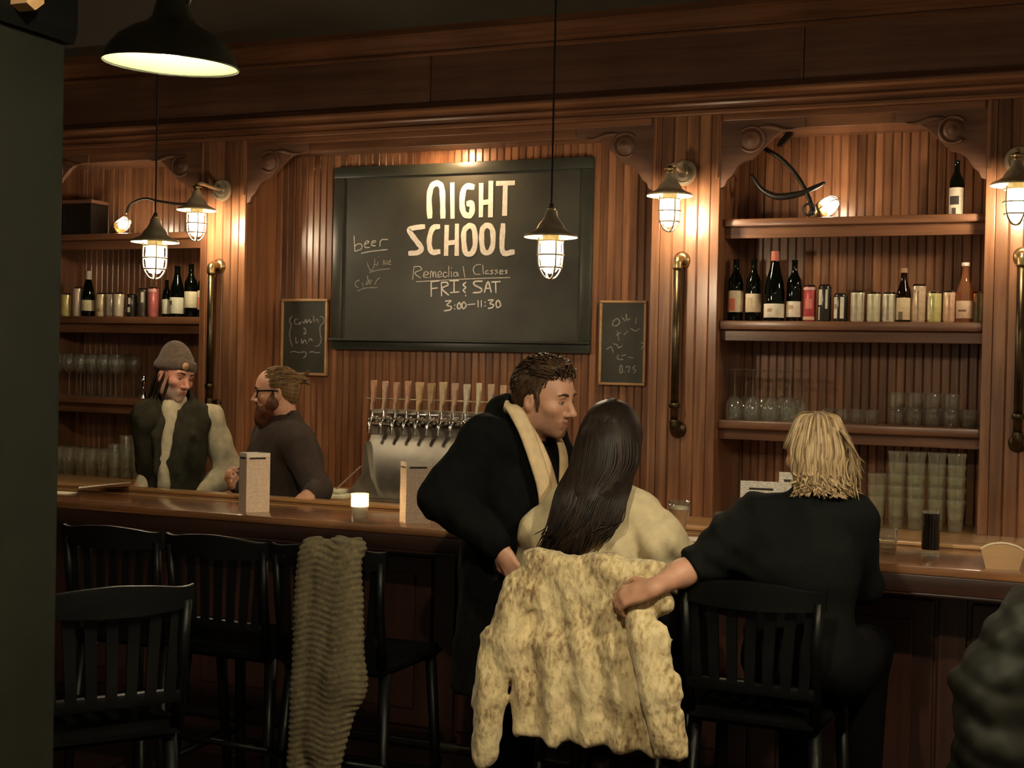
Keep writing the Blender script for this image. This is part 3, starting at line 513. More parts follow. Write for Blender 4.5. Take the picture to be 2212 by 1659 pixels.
def rail(x, z0, z1, label):
    r = empty('vertical_grab_bar', (x, YP, z0), label=label, cat='grab bar', group='vertical pipe grab bars on the pilasters')
    h = z1-z0; R_ = Matrix.Rotation(PI/2, 4, 'X')
    part('pipe', 'darkbrass', r, lambda b: b.tube([(0, -0.075, 0), (0, -0.075, h)], 0.019, 14), smooth=True)
    for z in (0, h):
        part('elbow', 'brass' if z else 'darkbrass', r, lambda b: b.tube(catmull([(0, -0.006, z), (0, -0.05, z), (0, -0.073, z+(0.012 if z == 0 else -0.012)), (0, -0.075, z+(0.05 if z == 0 else -0.05))], 5), 0.023, 12), smooth=True)
        part('flange', 'brass' if z else 'darkbrass', r, lambda b: b.lathe([(0.0, 0.02), (0.03, 0.02), (0.036, 0.012), (0.042, 0.004), (0.042, 0.0)], (0, 0, z), 18, R_), smooth=True)
    part('collar', 'darkbrass', r, lambda b: b.lathe([(0.024, -0.012), (0.026, -0.006), (0.026, 0.006), (0.024, 0.012)], (0, -0.075, 0.12), 14), smooth=True)
rail(-4.535, 1.40, 2.20, 'vertical brass pipe bar on the pilaster between the two bartenders')
rail(-1.822, 1.375, 2.205, 'vertical dark pipe bar below the lamp beside the small menu board')
rail(-0.262, 1.375, 2.205, 'vertical pipe bar at the right edge below the cut-off lamp')

def shade_lamp(x, y, z, label, tx=0.0, ty=0.0, bulb='bulb_big', grp='dark enamel shade pendants'):
    r = empty('dome_pendant_lamp', (x, y, z), label=label, cat='pendant lamp', group=grp)
    r.rotation_euler = (tx, ty, 0)
    part('shade', 'shade_green', r, lambda b: b.lathe([(0.218, 0.0), (0.214, 0.012), (0.200, 0.045), (0.172, 0.080), (0.125, 0.112), (0.085, 0.130), (0.066, 0.150), (0.058, 0.185), (0.052, 0.215), (0.030, 0.222), (0.0, 0.224)], seg=44), smooth=True, auto=50)
    part('inner_enamel', 'enamel', r, lambda b: b.lathe([(0.218, 0.0), (0.211, 0.004), (0.196, 0.040), (0.168, 0.074), (0.12, 0.104), (0.07, 0.118), (0.0, 0.12)], seg=44), smooth=True)
    part('rim', 'shade_green', r, lambda b: b.tube([(0.218*math.cos(a), 0.218*math.sin(a), 0.0) for a in np.linspace(0, 2*PI, 48, endpoint=False)], 0.004, 6, closed=True), smooth=True)
    part('bulb', bulb, r, lambda b: b.lathe([(0.014, 0.118), (0.018, 0.10), (0.034, 0.075), (0.040, 0.055), (0.034, 0.035), (0.018, 0.022), (0.0, 0.018)], seg=16), smooth=True)
    part('neck_bracket', 'steel', r, lambda b: b.tube([(0.056, 0, 0.19), (0.075, 0, 0.235), (0.055, 0, 0.30)], 0.006, 6), smooth=True)
    part('stem', 'shade_green', r, lambda b: b.tube([(0, 0, 0.215), (0, 0, 3.43-z)], 0.013, 10), smooth=True)
    return r
shade_lamp(-2.766, 3.6, 2.633, 'large dark dome pendant lamp with a glowing cream inside, at the top left', tx=math.radians(1.5), ty=math.radians(3.2))
shade_lamp(-0.75, 1.35, 2.75, 'added dome pendant lamp out of view over the seats, on the left', grp='added dome lamps out of view', bulb='bulb_added')  # this lamp and the next are added, unseen, to light the people's backs
shade_lamp(0.55, 2.30, 2.75, 'added dome pendant lamp out of view over the seats, on the right', grp='added dome lamps out of view', bulb='bulb_added')
# soffit light over the chalkboard
r = empty('soffit_downlight', (-3.20, 6.475, 2.85), label='small downlight in the soffit above the big chalkboard', cat='downlight')
part('trim_ring', 'brass', r, lambda b: b.lathe([(0.030, -0.002), (0.036, -0.004), (0.040, 0.0)], seg=20), smooth=True)
part('bulb', 'bulb_spot', r, lambda b: b.lathe([(0.026, -0.001), (0.018, -0.008), (0.0, -0.011)], seg=16), smooth=True)

# ------------------------------------------------------------------ chalkboards
def ribbon(b, pts, w, y, th=0.0022, n=5, closed=False):
    closed = len(pts) > 3 and pts[0] == pts[-1]
    P = catmull([(x, 0, z) for x, z in (pts[:-1] if closed else pts)], n, closed) if len(pts) > 2 else [Vector((x, 0, z)) for x, z in pts]
    L = []; R = []; m = len(P)
    # round the ends a little
    for i in range(m):
        t = (P[(i+1) % m]-P[i-1]) if closed else (P[min(i+1, m-1)]-P[max(i-1, 0)]); t = t.normalized() if t.length > 1e-9 else Vector((1, 0, 0))
        nn = Vector((-t.z, 0, t.x)); k = w/2*(0.82 if i in (0, m-1) and not closed else 1.0)
        k *= 1 + 0.07*math.sin(i*1.1+P[i].x*70)
        q = P[i] + (Vector() if closed else t*(-w*0.22) if i == 0 else t*(w*0.22) if i == m-1 else Vector())
        L.append(q+nn*k); R.append(q-nn*k)
    V = []; F = []
    for i in range(m):
        for q in (L[i], R[i]): V.append((q.x, y-th, q.z))
        for q in (L[i], R[i]): V.append((q.x, y, q.z))
    for i in range(m if closed else m-1):
        a, c = 4*i, 4*((i+1) % m)
        F += [(a, a+1, c+1, c), (a+2, a, c, c+2), (a+1, a+3, c+3, c+1)]
    if not closed: F += [(0, 2, 3, 1), (4*m-4, 4*m-3, 4*m-1, 4*m-2)]
    b.add(V, F)
SPLIT = {'remedial': (11, 18), 'days': (8, 10), 'left': (1, 2, 9, 10, 13), 'right': (4, 8, 10, 11, 14), 'beer': (6,), 'wine': (5,), 'cider': (5,)}
def lettering(parent, key, w, m, y, ox, oz, name='lettering'):
    cuts = (0,) + SPLIT.get(key, ()) + (len(CHALK[key]),)
    for q in range(len(cuts)-1): chalk_word(parent, CHALK[key][cuts[q]:cuts[q+1]], w, m, y, ox, oz, name)
def chalk_word(parent, strokes, w, m, y, ox, oz, name):
    b = MB()
    for i_, st in enumerate(strokes): ribbon(b, [(x-ox, z-oz) for x, z in st], w, y, 0.0016+0.0004*(i_ % 6))
    return b.build(name, m, parent)
def board(name, x0, x1, z0, z1, y, fw, fd, fm, label, sm='slate', round_=0.0):
    cx = (x0+x1)/2; r = empty(name, (cx, YC, z0), label=label, cat='chalkboard')
    w = (x1-x0)/2; h = z1-z0; yb = -0.004; yf = -fd-0.004
    part('slate', sm, r, lambda b: b.box(-w+0.004, w-0.004, -0.022, yb, 0.004, h-0.004))
    for (a, c, e, g) in ((-w, w, 0, fw), (-w, w, h-fw, h), (-w, -w+fw, fw, h-fw), (w-fw, w, fw, h-fw)):
        part('frame_rail', fm, r, lambda b: b.box(a, c, yf, yb, e, g, 0.006), smooth=True, auto=40)
    return r, cx
cb, cxb = board('chalkboard', -3.955, -2.39, 1.742, 2.776, YC, 0.062, 0.034, 'slateframe', 'big chalkboard reading NIGHT SCHOOL in block letters')
part('ledge', 'slateframe', cb, lambda b: b.box(-0.79, 0.79, -0.066, -0.036, 0.048, 0.062, 0.004))
yk = -0.0222
for key, w, m, nm in (('night', 0.0325, 'chalk', 'block_lettering'), ('school', 0.0300, 'chalk', 'block_lettering'), ('remedial', 0.0052, 'chalk_thin', 'lettering'), ('days', 0.0085, 'chalk', 'lettering'), ('hours', 0.0078, 'chalk', 'lettering'),
                      ('beer', 0.0062, 'chalk_thin', 'lettering'), ('wine', 0.0056, 'chalk_faint', 'lettering'), ('cider', 0.0062, 'chalk_faint', 'lettering')):
    lettering(cb, key, w, m, yk, cxb, 1.742, nm)
b1, c1 = board('small_chalkboard', -4.300, -3.988, 1.588, 2.030, YC, 0.016, 0.026, 'tan_wood', 'small chalkboard with a bracketed drinks list behind the bearded man')
lettering(b1, 'left', 0.0058, 'chalk_faint', yk, c1, 1.588)
b2, c2 = board('small_chalkboard', -2.342, -2.086, 1.580, 2.022, YC, 0.014, 0.026, 'tan_wood', 'small chalkboard with faint scribbles right of the big chalkboard')
lettering(b2, 'right', 0.0058, 'chalk_faint', yk, c2, 1.580)

# ------------------------------------------------------------------ beer taps
r = empty('beer_tap_wall', (-3.06, 6.20, ZC), label='stainless steel beer tap wall with a row of wooden handles', cat='beer taps')
tx0, tx1 = -0.40, 0.42
part('steel_front', 'steel', r, lambda b: b.prism([(0.0, 0.0), (-0.015, 0.06), (0.02, 0.30), (0.045, 0.335), (0.045, 0.47), (0.16, 0.47), (0.16, 0.0)], tx0, tx1, 'YZ'), auto=35, smooth=True)
part('tap_band', 'chrome', r, lambda b: b.box(tx0, tx1, 0.020, 0.050, 0.385, 0.455, 0.01), auto=40, smooth=True)
part('side_skirt', 'steel', r, lambda b: b.prism([(tx0, 0.30), (tx0+0.01, 0.30), (tx0+0.04, 0.12), (tx0+0.10, 0.0), (tx0-0.02, 0.0)], -0.03, 0.02), auto=35, smooth=True)
part('drip_tray', 'steel', r, lambda b: (b.box(tx0+0.02, tx1-0.02, -0.12, 0.0, 0.0, 0.014, 0.004), b.box(tx0+0.02, tx1-0.02, -0.12, -0.112, 0.014, 0.022)))
part('top_rail', 'brasspale', r, lambda b: b.tube([(tx0-0.05, 0.07, 0.525), (tx1, 0.07, 0.525)], 0.005, 6), smooth=True)
hand = [((0.55, 0.30, 0.20), 0.020), ((0.62, 0.40, 0.28), 0.020), ((0.55, 0.31, 0.21), 0.022), ((0.60, 0.34, 0.22), 0.020), ((0.62, 0.42, 0.22), 0.036), ((0.45, 0.30, 0.17), 0.032), ((0.66, 0.50, 0.30), 0.030), ((0.55, 0.36, 0.25), 0.024), ((0.66, 0.56, 0.44), 0.026), ((0.72, 0.60, 0.40), 0.016), ((0.55, 0.42, 0.30), 0.022), ((0.58, 0.36, 0.24), 0.022)]
for i, (c, w) in enumerate(hand):
    x = tx0 + 0.042 + i*0.067
    mm = plain('tap_handle_%d' % i, tuple(min(0.9, v*1.25) for v in c), rough=0.5, var=0.18, scale=26)
    f = part('faucet', 'chrome', r, lambda b: (b.lathe([(0.020, 0.0), (0.020, 0.01), (0.013, 0.016), (0.013, 0.05)], (x, 0.02, 0.42), 12, Matrix.Rotation(PI/2, 4, 'X')),
        b.tube(catmull([(x, -0.02, 0.425), (x, -0.045, 0.418), (x, -0.06, 0.39), (x, -0.064, 0.35)], 4), [0.013]*6+[0.011]*4+[0.0085]*3, 10),
        b.lathe([(0.011, 0.42), (0.014, 0.432), (0.009, 0.446), (0.007, 0.478)], (x, -0.03, 0), 10)), smooth=True, auto=50)
    hh = 0.625 - 0.004*(i % 3)
    part('handle', mm, f, lambda b: b.prism([(x-0.006, 0.47), (x+0.006, 0.47), (x+0.008, 0.505), (x+0.010+w*0.25, 0.52), (x+0.012+w/2, hh-0.004), (x+0.010+w/2, hh), (x+0.008-w/2, hh), (x+0.006-w/2, hh-0.006), (x+0.004-w*0.25, 0.52)], -0.042, -0.020))
    part('ferrule', 'brasspale', f, lambda b: b.lathe([(0.009, 0.472), (0.0095, 0.498), (0.007, 0.51)], (x, -0.031, 0), 10), smooth=True)

# towel and funnel on the counter by the taps
r = empty('bar_towel', (-3.60, 5.99+0.12, ZC), label='folded white bar towel left of the beer taps', cat='towel')
part('fold', 'towel', r, lambda b: b.box(-0.075, 0.085, -0.05, 0.05, 0, 0.028, 0.011), smooth=True)
part('fold', 'towel', r, lambda b: b.box(-0.07, 0.06, -0.045, 0.045, 0.028, 0.050, 0.009), smooth=True)
part('stick', 'brasspale', r, lambda b: b.tube([(0.02, -0.02, 0.05), (0.145, 0.02, 0.175)], 0.004, 6))
r = empty('steel_rinser', (-3.47, 6.24, ZC), label='dull steel wedge beside the tap wall', cat='rinser')
part('wedge', 'steel', r, lambda b: b.prism([(-0.12, 0.0), (0.02, 0.17), (0.035, 0.17), (0.05, 0.0)], -0.05, 0.05), auto=40)
part('base_plate', 'steel', r, lambda b: b.box(-0.13, 0.06, -0.07, 0.07, 0, 0.006))

# ------------------------------------------------------------------ bottles and cans
_mc = {}
def colmat(c, rough=0.4, metal=0.0, var=0.12):
    k = (c, rough, metal)
    if k not in _mc: _mc[k] = plain('print_%d' % len(_mc), c, rough, metal, var, 40)
    return _mc[k]
BG = glass('dark_green_bottle_glass', tint=(0.02, 0.035, 0.015), edge=0.25, body=0.6, bcol=(0.004, 0.006, 0.003)); BB = glass('brown_bottle_glass', tint=(0.12, 0.045, 0.012), edge=0.25, body=0.5, bcol=(0.02, 0.008, 0.003))
BC = glass('amber_clear_bottle_glass', tint=(0.85, 0.50, 0.27), edge=0.3, body=0.35, bcol=(0.45, 0.20, 0.09)); BW = glass('clear_bottle_glass', tint=(0.9, 0.86, 0.76), edge=0.4, body=0.15)
WINE = [(0, 0), (0.034, 0.0), (0.037, 0.006), (0.037, 0.185), (0.034, 0.205), (0.020, 0.232), (0.0145, 0.25), (0.0140, 0.295), (0.0155, 0.297), (0.0155, 0.305), (0.0, 0.305)]
CHAMP = [(0, 0), (0.040, 0.0), (0.043, 0.008), (0.043, 0.125), (0.038, 0.17), (0.026, 0.215), (0.0175, 0.25), (0.015, 0.285), (0.017, 0.288), (0.017, 0.30), (0.0, 0.30)]
BEERB = [(0, 0), (0.028, 0.0), (0.0305, 0.005), (0.0305, 0.115), (0.027, 0.135), (0.016, 0.165), (0.0125, 0.185), (0.0120, 0.215), (0.0138, 0.217), (0.0138, 0.226), (0.0, 0.226)]
def bottle(name, x, y, z, prof, s, gm, label, lab=None, cap=None, group=None, cat='bottle', sw=1.0):
    r = empty(name, (x, y, z), label=label, cat=cat, group=group)
    P = [(a*s*sw, h*s) for a, h in prof]
    part('glass_body', gm, r, lambda b: b.lathe(P, seg=20), smooth=True, auto=50)
    R = max(a for a, h in P)
    if lab:
        z0, z1, c = lab[:3]
        part('label', colmat(c, 0.7), r, lambda b: b.lathe([(R+0.0002, z0), (R+0.0008, z0+0.001), (R+0.0008, z1-0.001), (R+0.0002, z1)], seg=24), smooth=True)
        for q0, q1, qc, hw in lab[3:]:
            cc = lambda a: (math.cos(a), math.sin(a))
            b = MB(); V = []; F = []; n = 8
            for k in range(n+1):
                a = -PI/2 - 0.25 - hw + 2*hw*k/n
                for zz in (q0, q1): V.append(((R+0.0016)*math.cos(a), (R+0.0016)*math.sin(a), zz))
            F = [(2*k, 2*k+2, 2*k+3, 2*k+1) for k in range(n)]
            b.add(V, F); b.build('label_mark', colmat(qc, 0.7), r, True)
    if cap:
        ch, cc = cap; top = P[-1][1]; rr = P[-2][0]
        part('cap', colmat(cc, 0.45), r, lambda b: b.lathe([(rr*1.06, top-ch), (rr*1.10, top-ch+0.002), (rr*1.08, top+0.001), (0.0, top+0.002)], seg=16), smooth=True, auto=50)
    return r
def can(name, x, y, z, h, rad, cols, label, marks=(), group=None):
    r = empty(name, (x, y, z), label=label, cat='can', group=group)
    k = rad/0.033
    part('can_body', colmat(cols[0], 0.22, 0.25), r, lambda b: b.lathe([(rad*0.80, 0.0), (rad*0.86, 0.002), (rad, 0.012), (rad, h-0.014), (rad*0.97, h-0.010)], seg=22, capb=True), smooth=True, auto=50)
    part('can_lid', 'chrome', r, lambda b: b.lathe([(rad*0.97, h-0.010), (rad*0.82, h-0.001), (rad*0.84, h), (rad*0.79, h-0.001), (rad*0.77, h-0.006), (0.0, h-0.006)], seg=22), smooth=True, auto=40)
    for z0, z1, a0, a1, c in marks:
        V = []; n = 8
        for q in range(n+1):
            a = -PI/2 + a0 + (a1-a0)*q/n
            for zz in (z0*h, z1*h): V.append(((rad+0.0009)*math.cos(a), (rad+0.0009)*math.sin(a), zz))
        b = MB(); b.add(V, [(2*q, 2*q+2, 2*q+3, 2*q+1) for q in range(n)]); b.build('printed_mark', colmat(c, 0.5), r, True)
    return r
zb = ZS[1]; GR = 'bottles and cans on the right shelf'; GL = 'bottles and cans on the left shelf'
W_ = (0.72, 0.62, 0.44); WW = (0.78, 0.72, 0.58)
bottle('wine_bottle', -1.588, 6.52, zb, WINE, 1.0, BG, 'wine bottle with a red and cream label at the left end of the right shelf', (0.045, 0.150, W_, (0.050, 0.112, (0.72, 0.20, 0.10), 0.42)), group=GR)
bottle('wine_bottle', -1.500, 6.52, zb, WINE, 1.0, BG, 'wine bottle with a plain cream label, second on the right shelf', (0.045, 0.135, W_, (0.066, 0.115, (0.60, 0.50, 0.32), 0.3)), group=GR)
bottle('champagne_bottle', -1.392, 6.50, zb, CHAMP, 1.13, BG, 'round-shouldered dark bottle with a red foil top on the right shelf', (0.018, 0.085, WW, (0.045, 0.062, (0.50, 0.33, 0.18), 0.25)), (0.045, (0.55, 0.16, 0.11)), group=GR)
bottle('wine_bottle', -1.300, 6.52, zb, WINE, 0.98, BG, 'slim wine bottle with a ragged low label beside the red can', (0.022, 0.098, WW, (0.06, 0.08, (0.62, 0.42, 0.26), 0.35)), group=GR)
can('tall_can', -1.225, 6.52, zb, 0.178, 0.030, ((0.52, 0.085, 0.09),), 'tall red can on the right shelf', ((0.05, 0.14, -1.2, 1.2, (0.62, 0.40, 0.24)), (0.35, 0.62, -0.5, 0.6, (0.66, 0.20, 0.15)), (0.86, 0.93, -1.2, 1.2, (0.75, 0.45, 0.42))), GR)
can('tall_can', -1.153, 6.52, zb, 0.180, 0.031, ((0.035, 0.032, 0.025),), 'tall black can with pale panels on the right shelf', ((0.45, 0.86, -0.95, -0.25, (0.62, 0.60, 0.46)), (0.35, 0.86, 0.25, 0.6, (0.70, 0.66, 0.50)), (0.05, 0.4, -0.95, -0.6, (0.5, 0.42, 0.36))), GR)
can('drink_can', -1.078, 6.52, zb, 0.138, 0.033, ((0.030, 0.026, 0.020),), 'black can with two white bars on the right shelf', ((0.12, 0.86, -0.95, -0.30, (0.70, 0.65, 0.52)), (0.12, 0.86, 0.10, 0.65, (0.74, 0.68, 0.52)), (0.45, 0.62, -0.9, -0.35, (0.2, 0.16, 0.10))), GR)
for i, (x, h, c, m_) in enumerate(((-0.998, 0.150, (0.70, 0.64, 0.48), (0.33, 0.30, 0.20)), (-0.922, 0.143, (0.72, 0.66, 0.46), (0.40, 0.40, 0.22)), (-0.852, 0.143, (0.74, 0.68, 0.52), (0.26, 0.24, 0.16)))):
    can('drink_can', x, 6.52, zb, h, 0.033, (c,), ['cream can with grey mottling, first of three pale cans', 'cream can with green tinge, middle of three pale cans', 'cream can with dark stripes, last of three pale cans'][i], ((0.08, 0.88, -0.25, 0.08, m_), (0.15, 0.5, -0.95, -0.7, m_), (0.08, 0.9, 0.7, 1.0, m_)), GR)
bottle('beer_bottle', -0.788, 6.52, zb, BEERB, 1.12, BB, 'brown beer bottle with a cream label among the pale cans', (0.012, 0.115, (0.66, 0.52, 0.32), (0.012, 0.05, (0.16, 0.11, 0.06), 0.3)), (0.02, (0.45, 0.26, 0.15)), group=GR)
can('tall_can', -0.718, 6.52, zb, 0.180, 0.032, ((0.66, 0.50, 0.34),), 'tall tan can on the right shelf', ((0.05, 0.82, -0.1, 0.12, (0.28, 0.19, 0.11)), (0.75, 0.85, -0.9, -0.4, (0.45, 0.33, 0.2))), GR)
can('drink_can', -0.648, 6.52, zb, 0.146, 0.033, ((0.66, 0.62, 0.26),), 'yellow-green can on the right shelf', ((0.05, 0.85, -0.2, 0.1, (0.34, 0.32, 0.10)), (0.1, 0.85, -0.95, -0.5, (0.72, 0.66, 0.45))), GR)
can('drink_can', -0.578, 6.52, zb, 0.150, 0.033, ((0.70, 0.48, 0.33),), 'peach coloured can on the right shelf', ((0.05, 0.85, -0.15, 0.1, (0.40, 0.20, 0.12)), (0.1, 0.6, 0.5, 0.75, (0.45, 0.25, 0.15))), GR)
bottle('soda_bottle', -0.512, 6.50, zb, BEERB, 1.22, BC, 'clear amber bottle with a white cap on the right shelf', (0.02, 0.10, (0.62, 0.44, 0.30), (0.05, 0.06, (0.2, 0.1, 0.06), 0.5)), (0.015, (0.80, 0.72, 0.60)), group=GR)
can('drink_can', -0.455, 6.54, zb, 0.146, 0.030, ((0.72, 0.68, 0.44),), 'pale can with green streaks at the right end of the shelf', ((0.05, 0.9, -0.15, 0.2, (0.25, 0.27, 0.14)),), GR)
# left shelf
can('drink_can', -5.745, 6.50, zb, 0.142, 0.034, ((0.66, 0.54, 0.22),), 'yellow can at the left end of the left shelf', ((0.3, 0.75, -0.5, 0.2, (0.40, 0.32, 0.10)),), GL)
can('tall_can', -5.655, 6.50, zb, 0.180, 0.031, ((0.74, 0.62, 0.46),), 'tall cream can next to the yellow can', ((0.3, 0.8, -0.1, 0.25, (0.50, 0.40, 0.28)),), GL)
bottle('champagne_bottle', -5.578, 6.50, zb, CHAMP, 0.92, BG, 'dark bottle with silver foil neck on the left shelf', (0.035, 0.10, (0.70, 0.62, 0.38)), (0.09, (0.50, 0.42, 0.34)), group=GL)
can('drink_can', -5.478, 6.50, zb, 0.145, 0.033, ((0.68, 0.54, 0.34),), 'tan can with a dark base mark on the left shelf', ((0.2, 0.35, -0.4, 0.5, (0.28, 0.20, 0.08)),), GL)
can('drink_can', -5.402, 6.50, zb, 0.145, 0.033, ((0.70, 0.60, 0.44),), 'pale mottled can, left of the pair on the left shelf', ((0.3, 0.8, -0.6, 0.1, (0.46, 0.36, 0.24)),), GL)
can('drink_can', -5.330, 6.48, zb, 0.145, 0.034, ((0.74, 0.64, 0.46),), 'pale mottled can, right of the pair on the left shelf', ((0.2, 0.6, -0.8, -0.3, (0.50, 0.42, 0.28)),), GL)
can('drink_can', -5.250, 6.50, zb, 0.138, 0.033, ((0.035, 0.03, 0.022),), 'black can with pairs of white dots on the left shelf', ((0.55, 0.82, -0.9, -0.45, (0.68, 0.62, 0.48)), (0.55, 0.82, 0.0, 0.45, (0.68, 0.62, 0.48)), (0.2, 0.42, -0.9, -0.45, (0.6, 0.54, 0.42)), (0.2, 0.42, -0.1, 0.4, (0.6, 0.54, 0.42))), GL)
can('tall_can', -5.165, 6.50, zb, 0.172, 0.032, ((0.10, 0.085, 0.06),), 'dark can with a pale top panel on the left shelf', ((0.5, 0.86, -0.9, -0.5, (0.74, 0.68, 0.50)), (0.5, 0.86, 0.2, 0.7, (0.7, 0.64, 0.48))), GL)
can('tall_can', -5.085, 6.49, zb, 0.178, 0.032, ((0.60, 0.17, 0.15),), 'tall pink-red can on the left shelf', ((0.84, 0.92, -1.2, 1.2, (0.72, 0.46, 0.38)),), GL)
bottle('wine_bottle', -4.995, 6.50, zb, WINE, 0.72, BG, 'short dark bottle with a white label beside the pink can', (0.02, 0.105, (0.72, 0.70, 0.54)), group=GL)
bottle('champagne_bottle', -4.905, 6.48, zb, CHAMP, 1.0, BG, 'broad bottle with a large white label on the left shelf', (0.02, 0.115, (0.76, 0.74, 0.56), (0.07, 0.095, (0.10, 0.09, 0.06), 0.2)), group=GL)
bottle('wine_bottle', -4.815, 6.49, zb, WINE, 1.02, BG, 'tall dark bottle with a narrow cream label on the left shelf', (0.055, 0.150, (0.74, 0.68, 0.46)), group=GL)
bottle('wine_bottle', -4.722, 6.49, zb, WINE, 1.0, BG, 'bottle with a red and cream label against the left pilaster', (0.045, 0.155, W_, (0.050, 0.115, (0.72, 0.22, 0.12), 0.5)), group=GL)
bottle('beer_bottle', -0.568, 6.58, ZS[0], WINE, 0.86, BG, 'dark bottle with a black and white label on the top right shelf', (0.012, 0.135, (0.74, 0.66, 0.50), (0.055, 0.095, (0.03, 0.025, 0.02), 0.7), (0.012, 0.04, (0.08, 0.06, 0.05), 0.3)), group='bottle on the top shelf')

# ------------------------------------------------------------------ glasses
def glass_proto(name, prof, seg=14, m='glass', part_name='bowl', stem=None, foot=None):
    r = empty(name)
    part(part_name, m, r, lambda b: b.lathe(prof, seg=seg), smooth=True)
    if stem: part('stem', m, r, lambda b: b.lathe(stem, seg=8), smooth=True)
    if foot: part('foot', m, r, lambda b: b.lathe(foot, seg=seg), smooth=True)
    return r
ORD = ['first', 'second', 'third', 'fourth', 'fifth', 'sixth', 'seventh', 'eighth']
def scatter(proto, spots, group, cat='glass'):
    first = True
    for s in spots:
        x, y, z = s[:3]
        o = proto if first else copy_tree(proto, None)
        o.location = (x, y, z); tag(o, s[-1], cat, group); first = False
        if len(s) > 4: o.scale = (1, 1, s[3])
# upright wine glasses, left
wg = glass_proto('wine_glass', [(0.008, 0.118), (0.028, 0.135), (0.039, 0.160), (0.040, 0.185), (0.034, 0.222), (0.032, 0.224), (0.037, 0.185), (0.036, 0.162), (0.024, 0.140), (0.0, 0.124)], stem=[(0.012, 0.005), (0.005, 0.012), (0.0045, 0.11), (0.009, 0.12)], foot=[(0.0, 0.0), (0.034, 0.001), (0.034, 0.003), (0.012, 0.006), (0.0, 0.007)])
zg = ZS[2]
scatter(wg, [(-5.80+i*0.088, 6.50, zg, 1.16, ORD[i]+' upright wine glass from the pillar, front row') for i in range(6)] + [(-5.76+i*0.088, 6.62, zg, 1.16, ORD[i]+' upright wine glass from the pillar, back row') for i in range(6)], 'upright wine glasses on the left shelf')
# upturned stemware, right
gob = glass_proto('stemmed_goblet', [(0.038, 0.0), (0.040, 0.002), (0.044, 0.045), (0.040, 0.085), (0.024, 0.112), (0.006, 0.122), (0.0, 0.118), (0.022, 0.106), (0.038, 0.083), (0.041, 0.045), (0.037, 0.003)], stem=[(0.006, 0.118), (0.0045, 0.13), (0.0045, 0.235), (0.012, 0.243)], foot=[(0.0, 0.242), (0.036, 0.247), (0.037, 0.25), (0.0, 0.251)])
scatter(gob, [(-1.575+i*0.090, 6.49, zg, ORD[i]+' upturned goblet from the left, front row of the shelf') for i in range(4)] + [(-1.545+i*0.090, 6.60, zg, ORD[i]+' upturned goblet from the left, back row of the shelf') for i in range(4)], 'upturned goblets on the right shelf')
sm = glass_proto('small_tumbler', [(0.0, 0.004), (0.026, 0.002), (0.029, 0.0), (0.031, 0.07), (0.0295, 0.07), (0.027, 0.006), (0.0, 0.008)], part_name='tumbler_wall')
scatter(sm, [(-1.125+i*0.068, 6.52, zg, ORD[i]+' small tumbler from the left in mid shelf') for i in range(4)], 'small tumblers on the right shelf')
rk = glass_proto('rocks_glass', [(0.0, 0.006), (0.028, 0.003), (0.034, 0.0), (0.039, 0.085), (0.037, 0.085), (0.032, 0.012), (0.0, 0.014)], part_name='tumbler_wall')
scatter(rk, [(-0.805+i*0.082, 6.50, zg, ORD[i]+' rocks glass from the left, lower front row') for i in range(5)] + [(-0.805+i*0.082, 6.50, zg+0.072, ORD[i]+' rocks glass from the left, stacked on top') for i in range(4)] + [(-0.77+i*0.084, 6.60, zg, ORD[i]+' rocks glass from the left, back row') for i in range(4)], 'rocks glasses on the right shelf')
pt = glass_proto('pint_glass', [(0.0, 0.004), (0.026, 0.002), (0.030, 0.0), (0.032, 0.02), (0.040, 0.125), (0.0425, 0.136), (0.043, 0.148), (0.0415, 0.147)], m='glass_green', part_name='glass_wall')
sp = []
for i, (x, n) in enumerate(((-0.872, 3), (-0.784, 5), (-0.696, 5), (-0.608, 5), (-0.520, 5))):
    for k in range(n): sp.append((x, 6.40 + 0.012*(i % 2), ZC + k*0.053, ORD[k]+' glass up in the '+ORD[i]+' pint stack from the left, right bay'))
scatter(pt, sp, 'stacked pint glasses on the right')
pt2 = glass_proto('half_pint_glass', [(0.0, 0.004), (0.028, 0.002), (0.032, 0.0), (0.040, 0.12), (0.041, 0.165), (0.0395, 0.164)], m='glass_green', part_name='glass_wall')
scatter(pt2, [(-5.80+i*0.084, 6.42+0.01*(i % 2), ZC, ORD[i]+' low pint glass from the pillar, front row') for i in range(6)] + [(-5.77+i*0.084, 6.53, ZC, ORD[i]+' low pint glass from the pillar, back row') for i in range(6)], 'pint glasses on the left')
sp = []
for i, (x, n) in enumerate(((-5.288, 2), (-5.204, 3), (-5.118, 5))):
    for k in range(n): sp.append((x, 6.42, ZC+k*0.053, ORD[k]+' glass up in the '+ORD[i]+' rising stack beside the beanie man'))
scatter(copy_tree(pt, None), sp, 'stacked pint glasses on the left')
r = empty('spirit_measure', (-5.155, 6.50, zg), label='small bright metal jigger beside the beanie on the left shelf', cat='jigger')
part('lower_cup', 'chrome', r, lambda b: b.lathe([(0.026, 0.0), (0.024, 0.03), (0.008, 0.06), (0.008, 0.066)], seg=14), smooth=True)
part('upper_cup', 'chrome', r, lambda b: b.lathe([(0.008, 0.066), (0.020, 0.10), (0.023, 0.14), (0.021, 0.14)], seg=14), smooth=True)

